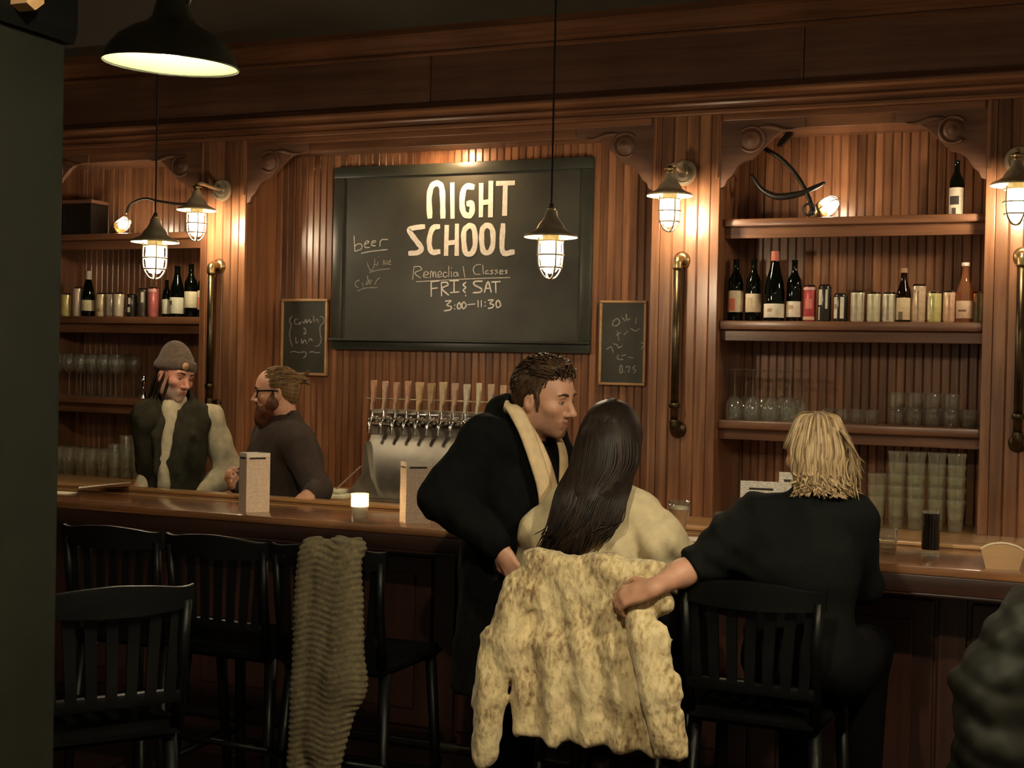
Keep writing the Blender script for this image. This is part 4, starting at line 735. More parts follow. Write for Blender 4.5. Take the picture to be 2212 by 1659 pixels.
# ------------------------------------------------------------------ anchors and shelf lamps
def shelf_lamp(x, y, z, rz, tilt, label):
    r = empty('shelf_lamp', (x, y, z), label=label, cat='lamp', group='small lamps lying on the top shelves')
    M_ = Matrix.Rotation(rz, 4, 'Z') @ Matrix.Rotation(tilt, 4, 'Y')
    C = Vector((0, 0, 0.048))
    def L(prof, seg=16): return lambda b: b.lathe(prof, C, seg, M_)
    part('housing', 'brass', r, L([(0.0, -0.075), (0.026, -0.072), (0.036, -0.05), (0.040, -0.015), (0.046, 0.0), (0.040, 0.004)], 18), smooth=True)
    part('glass_dome', 'glass_lamp', r, L([(0.036, 0.0), (0.040, 0.03), (0.036, 0.06), (0.020, 0.08), (0.0, 0.085)], 18), smooth=True)
    part('bulb', 'bulb_small', r, L([(0.008, 0.004), (0.020, 0.02), (0.024, 0.036), (0.016, 0.052), (0.0, 0.056)], 14), smooth=True)
    for k in range(4):
        a = k*PI/2
        part('guard_bar', 'brasspale', r, lambda b: b.tube([(M_ @ Vector((q*math.cos(a), q*math.sin(a), h))) + C for q, h in ((0.044, 0.0), (0.045, 0.035), (0.040, 0.066), (0.022, 0.090), (0.0, 0.096))], 0.003, 5), smooth=True)
    part('stand', 'brass', r, lambda b: b.tube([(-0.03, -0.02, 0.0), (-0.03, 0.0, 0.03), (-0.03, 0.02, 0.0)], 0.006, 6), smooth=True)
    return r
shelf_lamp(-1.185, 6.58, ZS[0], -0.3, 1.05, 'small lit lamp lying at the foot of the iron anchor')
shelf_lamp(-5.40, 6.56, ZS[0], -0.25, 1.1, 'small lit lamp lying on the left top shelf')
r = empty('ship_anchor', (-1.29, 6.55, ZS[0]), label='black iron anchor leaning in the top right bay', cat='anchor')
ox, oz = -1.29, ZS[0]
def AP(pts, y=0.0, n=5): return catmull([(x-ox, y, z-oz) for x, z in pts], n)
sh = AP([(-1.612, 2.842), (-1.56, 2.825), (-1.507, 2.785), (-1.39, 2.711), (-1.30, 2.615), (-1.235, 2.50), (-1.215, 2.425)], 0.0)
part('shank', 'iron', r, lambda b: b.tube([p + Vector((0, 0.06-0.12*i/len(sh), 0)) for i, p in enumerate(sh)], 0.0115, 8), smooth=True)
part('fluke', 'iron', r, lambda b: b.prism([(-1.345-ox, 2.862-oz), (-1.352-ox, 2.832-oz), (-1.40-ox, 2.785-oz), (-1.425-ox, 2.782-oz), (-1.415-ox, 2.805-oz), (-1.38-ox, 2.848-oz)], 0.07, 0.10))
st = AP([(-1.525, 2.632), (-1.478, 2.566), (-1.43, 2.532), (-1.386, 2.520), (-1.33, 2.523), (-1.27, 2.535), (-1.20, 2.565), (-1.165, 2.582)], -0.03)
n2_ = len(st); part('stock', 'iron', r, lambda b: b.tube(st, [0.007+0.010*math.sin(PI*i/(n2_-1)) for i in range(n2_)], 8), smooth=True)
part('ring', 'iron', r, lambda b: b.tube([(-1.235-ox+0.028*math.cos(a), -0.05, 2.452-oz+0.028*math.sin(a)) for a in np.linspace(0, 2*PI, 18, endpoint=False)], 0.006, 6, closed=True), smooth=True)
r = empty('lamp_cable', (-5.2, 6.56, ZS[0]), label='black cable curving from the left shelf lamp to the pilaster', cat='cable')
part('wire', 'iron', r, lambda b: b.tube(catmull([(-5.35+5.2, 0, 0.13), (-5.31+5.2, -0.01, 0.185), (-5.20+5.2, -0.02, 0.215), (-5.10+5.2, -0.02, 0.196), (-4.93+5.2, -0.02, 0.175), (-4.80+5.2, -0.03, 0.185), (-4.675+5.2, -0.04, 0.215)], 6), 0.008, 7), smooth=True)
part('plug', 'iron', r, lambda b: b.box(-4.70+5.2, -4.668+5.2, -0.055, -0.02, 0.195, 0.235, 0.004))
r = empty('shelf_corner_box', (-5.70, 6.62, ZS[0]), label='dark lidded box in the corner of the left top shelf', cat='ornament')  # plain dark box filling this shelf corner
part('case', 'iron', r, lambda b: b.box(-0.12, 0.10, -0.08, 0.08, 0, 0.20, 0.006))
part('case_lid', 'frieze', r, lambda b: b.box(-0.13, 0.11, -0.09, 0.09, 0.20, 0.222, 0.004))

# ------------------------------------------------------------------ things on the bar
def trifold(x, y, rz, w, h, label):
    r = empty('folded_menu', (x, y, ZB), rz, label=label, cat='menu', group='folded menus standing on the bar')
    th = 0.0012; d = 0.05
    A_, B_, C_ = Vector((-w*0.5, 0.0, 0)), Vector((-w*0.16, -d, 0)), Vector((w*0.5, 0.0, 0))
    def panel(p, q):
        n = Vector((-(q-p).y, (q-p).x, 0)).normalized()*th
        return lambda b: b.add([p, q, q+n, p+n, p+Vector((0, 0, h)), q+Vector((0, 0, h)), q+n+Vector((0, 0, h)), p+n+Vector((0, 0, h))], [(0, 1, 5, 4), (2, 3, 7, 6), (1, 2, 6, 5), (3, 0, 4, 7), (4, 5, 6, 7), (0, 3, 2, 1)])
    D_ = Vector((0.0, d*0.9, 0))
    for k, (p, q) in enumerate(((A_, B_), (B_, C_), (A_, D_), (D_, C_))):
        pn = part('panel', 'menu_print' if k < 2 else 'paper', r, panel(p, q))
        if k < 2:
            t = (q-p).normalized(); n = Vector((-t.y, t.x, 0))*-0.0006; L0 = (q-p).length
            a, c = p + t*L0*0.12 + n, q - t*L0*0.18 + n
            def face(z0, z1): return lambda b: b.add([a+Vector((0, 0, z0)), c+Vector((0, 0, z0)), c+Vector((0, 0, z1)), a+Vector((0, 0, z1))], [(0, 1, 2, 3)])
            part('heading', 'ink', pn, face(h*0.895, h*0.925))
            a, c = p + n, q + n
            part('blank_margin', 'paper', pn, face(h*0.935, h*0.998))
    return r
trifold(-3.085, 4.60, math.radians(20), 0.125, 0.238, 'folded menu standing on the bar before the bearded man')
trifold(-2.362, 4.62, math.radians(8), 0.125, 0.235, 'folded menu standing on the bar before the beer taps')
r = empty('tea_light_candle', (-2.555, 4.53, ZB), label='lit candle in a small glass on the bar', cat='candle')
part('glass_cup', 'glass_lamp', r, lambda b: b.lathe([(0.0, 0.004), (0.028, 0.002), (0.032, 0.0), (0.035, 0.108), (0.033, 0.108), (0.029, 0.012), (0.0, 0.014)], seg=20), smooth=True)
part('wax', 'foam', r, lambda b: b.lathe([(0.0, 0.016), (0.026, 0.016), (0.028, 0.058), (0.0, 0.058)], seg=16), smooth=True, auto=40)
part('flame', 'flame', r, lambda b: b.lathe([(0.0, 0.060), (0.008, 0.068), (0.009, 0.076), (0.005, 0.088), (0.0, 0.097)], seg=10), smooth=True)
def flat_sheet(name, x, y, rz, w, d, label, m='card_print', cat='menu', th=0.002):
    r = empty(name, (x, y, ZB+0.0005), rz, label=label, cat=cat)
    part('sheet', 'paper', r, lambda b: b.box(-w/2, w/2, -d/2, d/2, 0, th)); return r
r = empty('open_menu', (-4.06, 4.86, ZB+0.014), math.radians(-50), label='open paper menu lying on the bar before the beanie man', cat='menu')
part('page', 'menu_print', r, lambda b: b.add([(-0.14, -0.11, 0.0), (0, -0.11, 0.012), (0, 0.11, 0.014), (-0.14, 0.11, 0.002), (-0.14, -0.11, -0.002), (0, -0.11, 0.010), (0, 0.11, 0.012), (-0.14, 0.11, 0.0)], [(0, 1, 2, 3), (7, 6, 5, 4), (0, 4, 5, 1), (2, 6, 7, 3), (0, 3, 7, 4)]))
part('page', 'paper', r, lambda b: b.add([(0, -0.11, 0.012), (0.14, -0.11, 0.02), (0.14, 0.11, 0.045), (0, 0.11, 0.014), (0, -0.11, 0.010), (0.14, -0.11, 0.018), (0.14, 0.11, 0.043), (0, 0.11, 0.012)], [(0, 1, 2, 3), (7, 6, 5, 4), (0, 4, 5, 1), (2, 6, 7, 3), (1, 5, 6, 2)]))
flat_sheet('paper_sheet', -4.28, 4.72, math.radians(5), 0.30, 0.10, 'white paper sheet on the bar by the pillar', cat='paper')
flat_sheet('paper_coaster', -1.275, 4.72, math.radians(15), 0.14, 0.11, 'white paper slip on the bar beside the beer glass', cat='paper')
def card(x, y, z, rz, w, h, label):
    r = empty('menu_card', (x, y, z), rz, label=label, cat='menu')
    part('face', 'card_print', r, lambda b: b.box(-w/2, w/2, -0.012, -0.010, 0, h))
    part('heading', 'ink', r, lambda b: b.box(-w*0.30, w*0.25, -0.0128, -0.0119, h*0.84, h*0.88))
    part('back', 'paper', r, lambda b: b.add([(-w/2, 0.05, 0), (w/2, 0.05, 0), (w/2, -0.010, h), (-w/2, -0.010, h), (-w/2, 0.052, 0), (w/2, 0.052, 0), (w/2, -0.008, h), (-w/2, -0.008, h)], [(0, 1, 2, 3), (4, 7, 6, 5), (0, 4, 5, 1), (1, 5, 6, 2), (0, 3, 7, 4)]))
card(-1.085, 4.94, ZB, 0.12, 0.16, 0.205, 'white printed menu card standing left of the blonde woman')
card(-0.99, 5.00, ZB+0.014, 0.1, 0.09, 0.225, 'narrow pale menu card behind the blonde woman')
r = empty('beer_glass', (-1.293, 4.56, ZB), label='tulip glass of amber beer beside the cream sweater', cat='glass')
part('glass_wall', 'glass', r, lambda b: b.lathe([(0.0, 0.004), (0.026, 0.002), (0.030, 0.0), (0.027, 0.012), (0.020, 0.03), (0.024, 0.06), (0.034, 0.10), (0.040, 0.152), (0.0385, 0.152), (0.032, 0.10), (0.022, 0.062), (0.018, 0.035), (0.0, 0.03)], seg=20), smooth=True)
part('beer', 'beer', r, lambda b: b.lathe([(0.0, 0.034), (0.017, 0.036), (0.021, 0.062), (0.031, 0.10), (0.0345, 0.124), (0.0, 0.124)], seg=18), smooth=True, auto=50)
part('foam', 'foam', r, lambda b: b.lathe([(0.0345, 0.124), (0.0355, 0.132), (0.0, 0.134)], seg=18), smooth=True)
def tumbler(x, y, label, h=0.085, rr=0.037):
    r = empty('water_glass', (x, y, ZB), label=label, cat='glass')
    part('glass_wall', 'glass', r, lambda b: b.lathe([(0.0, 0.006), (rr*0.8, 0.003), (rr*0.86, 0.0), (rr, h), (rr*0.95, h), (rr*0.82, 0.012), (0.0, 0.014)], seg=18), smooth=True)
    part('ice_water', 'glass', r, lambda b: b.lathe([(0.0, 0.015), (rr*0.80, 0.016), (rr*0.88, h*0.6), (0.0, h*0.6)], seg=14), smooth=True)
tumbler(-1.215, 4.90, 'clear water glass left of the blonde woman')
tumbler(-0.605, 4.72, 'clear water glass right of the blonde woman')
r = empty('stout_glass', (-0.462, 4.72, ZB), label='tall glass of very dark drink on the bar at the right', cat='glass')
part('glass_base', 'glass', r, lambda b: b.lathe([(0.0, 0.003), (0.028, 0.001), (0.031, 0.0), (0.030, 0.024), (0.0, 0.024)], seg=20), smooth=True, auto=40)
part('glass_rim', 'glass', r, lambda b: b.lathe([(0.028, 0.146), (0.0285, 0.155), (0.0275, 0.155), (0.027, 0.146)], seg=20), smooth=True)
part('dark_drink', 'stout', r, lambda b: b.lathe([(0.0, 0.024), (0.0295, 0.024), (0.0300, 0.07), (0.0275, 0.112), (0.0285, 0.120), (0.028, 0.146), (0.0, 0.146)], seg=20), smooth=True, auto=50)
r = empty('napkin_holder', (-0.224, 4.56, ZB), math.radians(3), label='tan wooden napkin caddy with an arched top on the bar', cat='napkin holder')
pl = [(-0.050, 0.0), (0.050, 0.0), (0.066, 0.062), (0.040, 0.076), (0.0, 0.083), (-0.040, 0.076), (-0.066, 0.062)]
for yy in (-0.03, 0.024): part('side_plate', 'tan_wood', r, lambda b: b.prism(pl, yy, yy+0.006))
part('bottom_plate', 'tan_wood', r, lambda b: b.box(-0.048, 0.048, -0.026, 0.026, 0, 0.006))
part('rim', 'foam', r, lambda b: b.tube(catmull([(-0.066, -0.031, 0.062), (-0.040, -0.031, 0.077), (0.0, -0.031, 0.084), (0.040, -0.031, 0.077), (0.066, -0.031, 0.062)], 3), 0.0026, 5))
part('napkins', 'paper', r, lambda b: b.box(-0.045, 0.045, -0.02, 0.02, 0.006, 0.058))

# ------------------------------------------------------------------ bar chairs
def make_chair():
    r = empty('bar_chair')
    zs, zr, zt = 0.72, 0.80, 1.10
    def seat(b):
        bm = bmesh.new(); bmesh.ops.create_cube(bm, size=1.0)
        for v in bm.verts: v.co = Vector((v.co.x*(0.38 if v.co.y < 0 else 0.41), 0.21+v.co.y*0.42, zs-0.02+v.co.z*0.04))
        bmesh.ops.bevel(bm, geom=list(bm.edges), offset=0.014, segments=3, affect='EDGES'); b.bm(bm)
    part('seat', 'black_seat', r, seat, smooth=True, auto=50)
    back = lambda z: -0.035*(z-zs)/(zt-zs)
    for s in (-1, 1):
        part('back_post', 'black_wood', r, lambda b: b.tube([(s*0.178, 0.015, zs-0.01), (s*0.182, back(0.9), 0.9), (s*0.188, back(zt-0.05), zt-0.05)], [0.017, 0.016, 0.014], 8), smooth=True)
        part('leg', 'black_wood', r, lambda b: b.tube([(s*0.17, 0.05, zs-0.03), (s*0.205, -0.02, 0.0)], [0.021, 0.015], 8), smooth=True)
        part('leg', 'black_wood', r, lambda b: b.tube([(s*0.18, 0.37, zs-0.03), (s*0.205, 0.42, 0.0)], [0.021, 0.015], 8), smooth=True)
        part('stretcher', 'black_wood', r, lambda b: b.tube([(s*0.198, 0.0, 0.32), (s*0.208, 0.40, 0.32)], 0.011, 7), smooth=True)
    part('stretcher', 'black_wood', r, lambda b: b.tube([(-0.20, 0.0, 0.40), (0.20, 0.0, 0.40)], 0.011, 7), smooth=True)
    part('foot_rest', 'black_wood', r, lambda b: b.box(-0.2, 0.2, 0.395, 0.425, 0.26, 0.29, 0.006))
    def crest(b):
        n = 28; V = []; F = []
        for i in range(n+1):
            u = -1+2*i/n; x = u*0.208
            top = zt - 0.018 + 0.022*math.exp(-(u/0.36)**2) + 0.012*abs(u)**6 - 0.006*math.cos(u*PI*2)
            bot = zt - 0.082 + 0.012*u*u
            y0 = back(zt) + 0.03*(1-u*u)*-1 + 0.015
            for (yy, zz) in ((y0-0.011, bot), (y0-0.011, top-0.004), (y0-0.007, top), (y0+0.007, top), (y0+0.011, top-0.004), (y0+0.011, bot)): V.append((x, yy, zz))
        for i in range(n):
            for k in range(6): F.append((i*6+k, i*6+(k+1) % 6, (i+1)*6+(k+1) % 6, (i+1)*6+k))
        F += [tuple(range(5, -1, -1)), tuple(range(n*6, n*6+6))]
        b.add(V, F)
    part('crest_rail', 'black_wood', r, crest, smooth=True, auto=35)
    part('lower_rail', 'black_wood', r, lambda b: b.box(-0.18, 0.18, -0.018, 0.008, zr-0.022, zr+0.012, 0.005), smooth=True, auto=40)
    for i in range(7):
        x = -0.15+i*0.05
        part('slat', 'black_wood', r, lambda b: b.prism([(x-0.014, zr), (x+0.014, zr), (x*1.12+0.016, zt-0.06), (x*1.12-0.016, zt-0.06)], -0.020, -0.010))
    return r
chair0 = make_chair()
CH = 'black slat-back chairs at the bar'
spots = [(-3.06, 3.73, 0.03, 'black slat-back bar chair nearest the pillar, pulled up to the bar'), (-2.62, 3.72, -0.02, 'black slat-back bar chair just left of the olive knit throw'),
         (-2.19, 3.71, 0.02, 'black slat-back chair under the olive knit throw'), (-1.29, 3.70, 0.02, 'black slat-back chair under the cream mottled coat'),
         (-0.83, 3.69, -0.03, 'black slat-back chair the blonde woman sits on'), (-2.27, 2.75, math.radians(54), 'black slat-back chair standing out from the bar beside the pillar'),
         (0.02, 3.30, -0.15, 'black slat-back chair under the dark puffer jacket')]
for i, (x, y, a, lb) in enumerate(spots):
    c = chair0 if i == 0 else copy_tree(chair0, None)
    c.location = (x, y, 0); c.rotation_euler = (0, 0, a); tag(c, lb, 'chair', CH)

# ------------------------------------------------------------------ soft bodies: smooth union fields turned into one skin
def axis(lo, hi, coarse, fine=()):
    xs = [lo]
    while xs[-1] < hi:
        x = xs[-1]; st = coarse
        for a, b, f in fine:
            if a - coarse*0.5 <= x <= b: st = min(st, f)
        xs.append(x+st)
    return np.array(xs, dtype=np.float32)
class Field:
    def __init__(s, lo, hi, h, fine=((), (), ())):
        s.ax = [axis(lo[i], hi[i], h, fine[i]) for i in range(3)]
        s.f = np.full([len(a) for a in s.ax], 5.0, np.float32)
    def sl(s, lo, hi):
        S = []
        for i in range(3):
            a = max(0, int(np.searchsorted(s.ax[i], lo[i]))-1); b = min(len(s.ax[i]), int(np.searchsorted(s.ax[i], hi[i]))+1); S.append(slice(a, max(b, a)))
        return tuple(S), s.ax[0][S[0]][:, None, None], s.ax[1][S[1]][None, :, None], s.ax[2][S[2]][None, None, :]
    def mix(s, S, d, k, sub=False):
        a = s.f[S]
        if a.size == 0: return
        if sub:
            d = -d; h = np.clip(0.5-0.5*(d-a)/k, 0, 1); s.f[S] = d*(1-h)+a*h + k*h*(1-h)
        else:
            h = np.clip(0.5+0.5*(a-d)/k, 0, 1); s.f[S] = a*(1-h)+d*h - k*h*(1-h)
    def cap(s, a, b, ra, rb=None, k=0.02, sub=False, sq=None):
        """tapered capsule; sq = (direction, factor) flattens it across that direction"""
        rb = ra if rb is None else rb; a = np.array(a, float); b = np.array(b, float); m = max(ra, rb)+0.05
        S, X, Y, Z = s.sl(np.minimum(a, b)-m, np.maximum(a, b)+m)
        d = b-a; L = float(d@d)+1e-12
        px, py, pz = X-a[0], Y-a[1], Z-a[2]
        t = np.clip((px*d[0]+py*d[1]+pz*d[2])/L, 0, 1)
        qx, qy, qz = px-t*d[0], py-t*d[1], pz-t*d[2]
        if sq is not None:
            n = np.array(sq[0], float); n /= np.linalg.norm(n); w = (qx*n[0]+qy*n[1]+qz*n[2])*(sq[1]-1)
            qx, qy, qz = qx+w*n[0], qy+w*n[1], qz+w*n[2]
        s.mix(S, np.sqrt(qx*qx+qy*qy+qz*qz)-(ra+(rb-ra)*t), k, sub); return s
    def chain(s, pts, rads, k=0.02, sq=None):
        for i in range(len(pts)-1): s.cap(pts[i], pts[i+1], rads[i], rads[i+1], k, sq=sq)
        return s
    def ell(s, c, r, R=None, k=0.02, sub=False):
        c = np.array(c, float); r = np.array(r, float); m = r.max()+0.05
        S, X, Y, Z = s.sl(c-m, c+m); px, py, pz = X-c[0], Y-c[1], Z-c[2]
        if R is not None:
            R = np.array(R, float)
            px, py, pz = (R[0, 0]*px+R[1, 0]*py+R[2, 0]*pz, R[0, 1]*px+R[1, 1]*py+R[2, 1]*pz, R[0, 2]*px+R[1, 2]*py+R[2, 2]*pz)
        k0 = np.sqrt((px/r[0])**2+(py/r[1])**2+(pz/r[2])**2); k1 = np.sqrt((px/r[0]**2)**2+(py/r[1]**2)**2+(pz/r[2]**2)**2)+1e-6
        s.mix(S, k0*(k0-1)/k1, k, sub); return s
    def box(s, c, h, rad=0.01, R=None, k=0.02, sub=False):
        c = np.array(c, float); h = np.array(h, float); m = np.linalg.norm(h)+0.05
        S, X, Y, Z = s.sl(c-m, c+m); px, py, pz = X-c[0], Y-c[1], Z-c[2]
        if R is not None:
            R = np.array(R, float)
            px, py, pz = (R[0, 0]*px+R[1, 0]*py+R[2, 0]*pz, R[0, 1]*px+R[1, 1]*py+R[2, 1]*pz, R[0, 2]*px+R[1, 2]*py+R[2, 2]*pz)
        qx, qy, qz = np.abs(px)-h[0]+rad, np.abs(py)-h[1]+rad, np.abs(pz)-h[2]+rad
        d = np.sqrt(np.maximum(qx, 0)**2+np.maximum(qy, 0)**2+np.maximum(qz, 0)**2)+np.minimum(np.maximum(qx, np.maximum(qy, qz)), 0)-rad
        s.mix(S, d, k, sub); return s
    def cut(s, c, n):
        """keeps the side of the plane that n points away from"""
        n = np.array(n, float); n /= np.linalg.norm(n); X, Y, Z = s.ax[0][:, None, None], s.ax[1][None, :, None], s.ax[2][None, None, :]
        s.f = np.maximum(s.f, ((X-c[0])*n[0]+(Y-c[1])*n[1]+(Z-c[2])*n[2]).astype(np.float32)); return s
    def disp(s, fn):
        X, Y, Z = s.ax[0][:, None, None], s.ax[1][None, :, None], s.ax[2][None, None, :]
        m = np.abs(s.f) < 0.08
        s.f = np.where(m, s.f - fn(X, Y, Z).astype(np.float32), s.f); return s
    def surface(s):
        f = s.f; ax = s.ax; neg = f < 0
        c = [neg[i:f.shape[0]-1+i, j:f.shape[1]-1+j, k:f.shape[2]-1+k] for i in (0, 1) for j in (0, 1) for k in (0, 1)]
        cnt = sum(x.astype(np.int8) for x in c); act = (cnt > 0) & (cnt < 8)
        I, J, K = np.nonzero(act); idx = np.full(act.shape, -1, np.int32); idx[I, J, K] = np.arange(len(I))
        acc = np.zeros((len(I), 3)); num = np.zeros(len(I))
        off = [(i, j, k) for i in (0, 1) for j in (0, 1) for k in (0, 1)]
        val = {o: f[I+o[0], J+o[1], K+o[2]] for o in off}
        pos = {o: np.stack([ax[0][I+o[0]], ax[1][J+o[1]], ax[2][K+o[2]]], 1) for o in off}
        for o in off:
            for d in range(3):
                if o[d] == 0:
                    q = list(o); q[d] = 1; q = tuple(q); a, b = val[o], val[q]; m = (a < 0) != (b < 0)
                    t = np.where(m, a/np.where(m, a-b, 1), 0)[:, None]
                    acc += np.where(m[:, None], pos[o]*(1-t)+pos[q]*t, 0); num += m
        V = acc/np.maximum(num, 1)[:, None]; F = []
        for d in range(3):
            e1, e2 = [(1, 2), (2, 0), (0, 1)][d]
            sa = [slice(None)]*3; sb = [slice(None)]*3; sa[d] = slice(0, -1); sb[d] = slice(1, None)
            A, B = neg[tuple(sa)], neg[tuple(sb)]; E = np.argwhere(A != B)
            ok = (E[:, e1] > 0) & (E[:, e2] > 0) & (E[:, e1] < f.shape[e1]-1) & (E[:, e2] < f.shape[e2]-1); E = E[ok]
            if len(E) == 0: continue
            def at(o1, o2):
                q = E.copy(); q[:, e1] += o1; q[:, e2] += o2; return idx[q[:, 0], q[:, 1], q[:, 2]]
            quad = np.stack([at(-1, -1), at(0, -1), at(0, 0), at(-1, 0)], 1)
            fl = ~A[E[:, 0], E[:, 1], E[:, 2]]; quad[fl] = quad[fl][:, ::-1]; F.append(quad)
        return V, np.concatenate(F)
    def build(s, name, mats, parent, base=(0, 0, 0), slot=None, relax=1, stub=None):
        V, F = s.surface()
        for _ in range(relax):
            A = np.zeros_like(V); n = np.zeros(len(V))
            for i in range(4):
                np.add.at(A, F[:, i], V[F[:, (i+1) % 4]]); np.add.at(n, F[:, i], 1); np.add.at(A, F[:, i], V[F[:, (i-1) % 4]]); np.add.at(n, F[:, i], 1)
            V = 0.5*V + 0.5*A/np.maximum(n, 1)[:, None]
        C = V[F].mean(1); Vl = V - np.array(base, float)
        me = bpy.data.meshes.new(name); me.vertices.add(len(Vl)); me.vertices.foreach_set('co', Vl.astype(np.float32).ravel())
        me.loops.add(len(F)*4); me.loops.foreach_set('vertex_index', F.astype(np.int32).ravel())
        me.polygons.add(len(F)); me.polygons.foreach_set('loop_start', np.arange(0, len(F)*4, 4, dtype=np.int32)); me.polygons.foreach_set('loop_total', np.full(len(F), 4, np.int32))
        mats = [mats] if isinstance(mats, str) else mats
        for m in mats: me.materials.append(MAT[m])
        if slot is not None: me.polygons.foreach_set('material_index', slot(C).astype(np.int32))
        me.polygons.foreach_set('use_smooth', np.ones(len(F), bool)); me.update(calc_edges=True); me.validate()
        if stub is not None: me.attributes.new('stubble', 'FLOAT', 'POINT').data.foreach_set('value', stub(V).astype(np.float32))
        o = bpy.data.objects.new(name, me); link(o, parent); return o
def snoise(X, Y, Z, s, seed=0.0):
    return (np.sin(X*s*1.0+1.3*np.sin(Y*s*0.7+seed)+seed)*np.sin(Z*s*0.9+1.7*np.sin(X*s*0.6+seed*2)) + 0.5*np.sin(Y*s*1.9+Z*s*1.3+seed*3)*np.sin(X*s*1.7-Z*s*0.8+seed))*0.6
class Head:
    def __init__(s, o, fw, roll=0.0, pitch=0.0, sc=1.0):
        f = Vector((fw[0], fw[1], 0)).normalized(); u = Vector((0, 0, 1)); r = f.cross(u)
        q = Matrix.Rotation(roll, 3, f) @ Matrix.Rotation(pitch, 3, r)
        s.f, s.u, s.r = (q @ f), (q @ u), (q @ r); s.o = Vector(o); s.sc = sc
        s.R = np.array([[s.r[i], s.f[i], s.u[i]] for i in range(3)])
    def w(s, a, b, c): return s.o + (s.r*a + s.f*b + s.u*c)*s.sc
    def loc(s, P): return ((P - np.array(s.o)) @ s.R)/s.sc
    def add(s, F, nose=1.0, jaw=1.0, ears=True):
        k = s.sc; E = lambda c, r, kk=0.015, sub=False: F.ell(s.w(*c), np.array(r)*k, s.R, kk, sub)
        E((0, -0.012, 0.034), (0.073, 0.094, 0.080), 0.02); E((0, 0.028, 0.035), (0.062, 0.062, 0.066), 0.03)
        E((0, 0.028, -0.035), (0.056*jaw, 0.060, 0.072), 0.03); E((0, 0.030, -0.078), (0.044*jaw, 0.046, 0.036), 0.02); E((0, 0.064, -0.098), (0.022, 0.020, 0.018), 0.02)
        for q in (-1, 1):
            E((q*0.042, 0.054, -0.018), (0.022, 0.026, 0.020), 0.02); E((q*0.052*jaw, 0.0, -0.062), (0.016, 0.03, 0.03), 0.025)
        F.cap(s.w(-0.036, 0.080, 0.026), s.w(0.036, 0.080, 0.026), 0.011*k, 0.011*k, 0.014)
        for q in (-1, 1): E((q*0.031, 0.098, 0.006), (0.017, 0.017, 0.012), 0.008, True)
        for q in (-1, 1): E((q*0.031, 0.071, 0.004), (0.0135, 0.0135, 0.0125), 0.003)
        F.cap(s.w(0, 0.084, 0.018), s.w(0, 0.104*nose, -0.028), 0.0085*k, 0.0115*k, 0.010); E((0, 0.106*nose, -0.032), (0.0115, 0.012, 0.010), 0.008)
        for q in (-1, 1): E((q*0.012, 0.094, -0.036), (0.008, 0.010, 0.008), 0.006)
        F.cap(s.w(-0.020, 0.079, -0.060), s.w(0.020, 0.079, -0.060), 0.007*k, None, 0.010); F.cap(s.w(-0.017, 0.078, -0.073), s.w(0.017, 0.078, -0.073), 0.008*k, None, 0.010)
        F.cap(s.w(0, 0.087, -0.060), s.w(0, 0.087, -0.0605), 0.006*k, None, 0.01)
        F.cap(s.w(-0.020, 0.092, -0.0665), s.w(0.020, 0.092, -0.0665), 0.0035*k, None, 0.005, True)
        if ears:
            for q in (-1, 1):
                E((q*0.074, -0.012, -0.006), (0.010, 0.019, 0.031), 0.008); E((q*0.084, -0.006, -0.002), (0.007, 0.010, 0.015), 0.006, True)
    def stubble(s, V, top=-0.045):
        L = s.loc(V); r, f, u = np.abs(L[:, 0]), L[:, 1], L[:, 2]
        ss = lambda a, b, x: np.clip((x-a)/(b-a), 0, 1)
        return 0.8*ss(-0.01, 0.03, f+0.25*(r-0.05))*ss(0.020, -0.020, u-top-0.35*np.maximum(0, 0.075-f)*(r > 0.03))*ss(-0.15, -0.11, u)
    def slots(s, C, lips=1):
        L = s.loc(C); r, f, u = np.abs(L[:, 0]), L[:, 1], L[:, 2]; out = np.zeros(len(C), int)
        out[(r < 0.021) & (f > 0.078) & (u < -0.056) & (u > -0.078)] = lips
        return out
    def face_parts(s, parent, base, brow='hair_brown'):
        B = Vector(base); Rm = Matrix(((s.r.x, s.f.x, s.u.x), (s.r.y, s.f.y, s.u.y), (s.r.z, s.f.z, s.u.z)))
        def ball(b, c, r):
            V = []; F = []; n, m = 12, 7
            for i in range(m+1):
                t = PI*i/m
                for k in range(n): V.append(s.w(*c) - B + (Rm @ Vector((r[0]*math.sin(t)*math.cos(2*PI*k/n), r[1]*math.sin(t)*math.sin(2*PI*k/n), r[2]*math.cos(t))))*s.sc)
            for i in range(m):
                for k in range(n): F.append((i*n+k, (i+1)*n+k, (i+1)*n+(k+1) % n, i*n+(k+1) % n))
            b.add(V, F)
        for q in (-1, 1):
            e = part('eye', 'eyewhite_shaded', parent, lambda b: ball(b, (q*0.0315, 0.0775, 0.0025), (0.0125, 0.0095, 0.0052)), smooth=True)
            part('iris', 'eye', e, lambda b: ball(b, (q*0.0315, 0.0835, 0.0025), (0.0056, 0.0050, 0.0050)), smooth=True)
            part('upper_lid', 'lip', e, lambda b: b.tube([s.w(q*a_, f_, u_) - B for a_, f_, u_ in ((0.0185, 0.0825, 0.0045), (0.026, 0.0865, 0.0085), (0.034, 0.086, 0.0088), (0.044, 0.078, 0.0045))], 0.0021*s.sc, 6), smooth=True)
            part('eyebrow', brow, parent, lambda b: b.tube([s.w(q*a_, f_, u_) - B for a_, f_, u_ in ((0.011, 0.0915, 0.0250), (0.020, 0.0930, 0.0275), (0.030, 0.0920, 0.0300), (0.040, 0.0880, 0.0300), (0.050, 0.0790, 0.0250))], [0.0040, 0.0062, 0.0062, 0.0052, 0.0020], 7, 0.8), smooth=True)
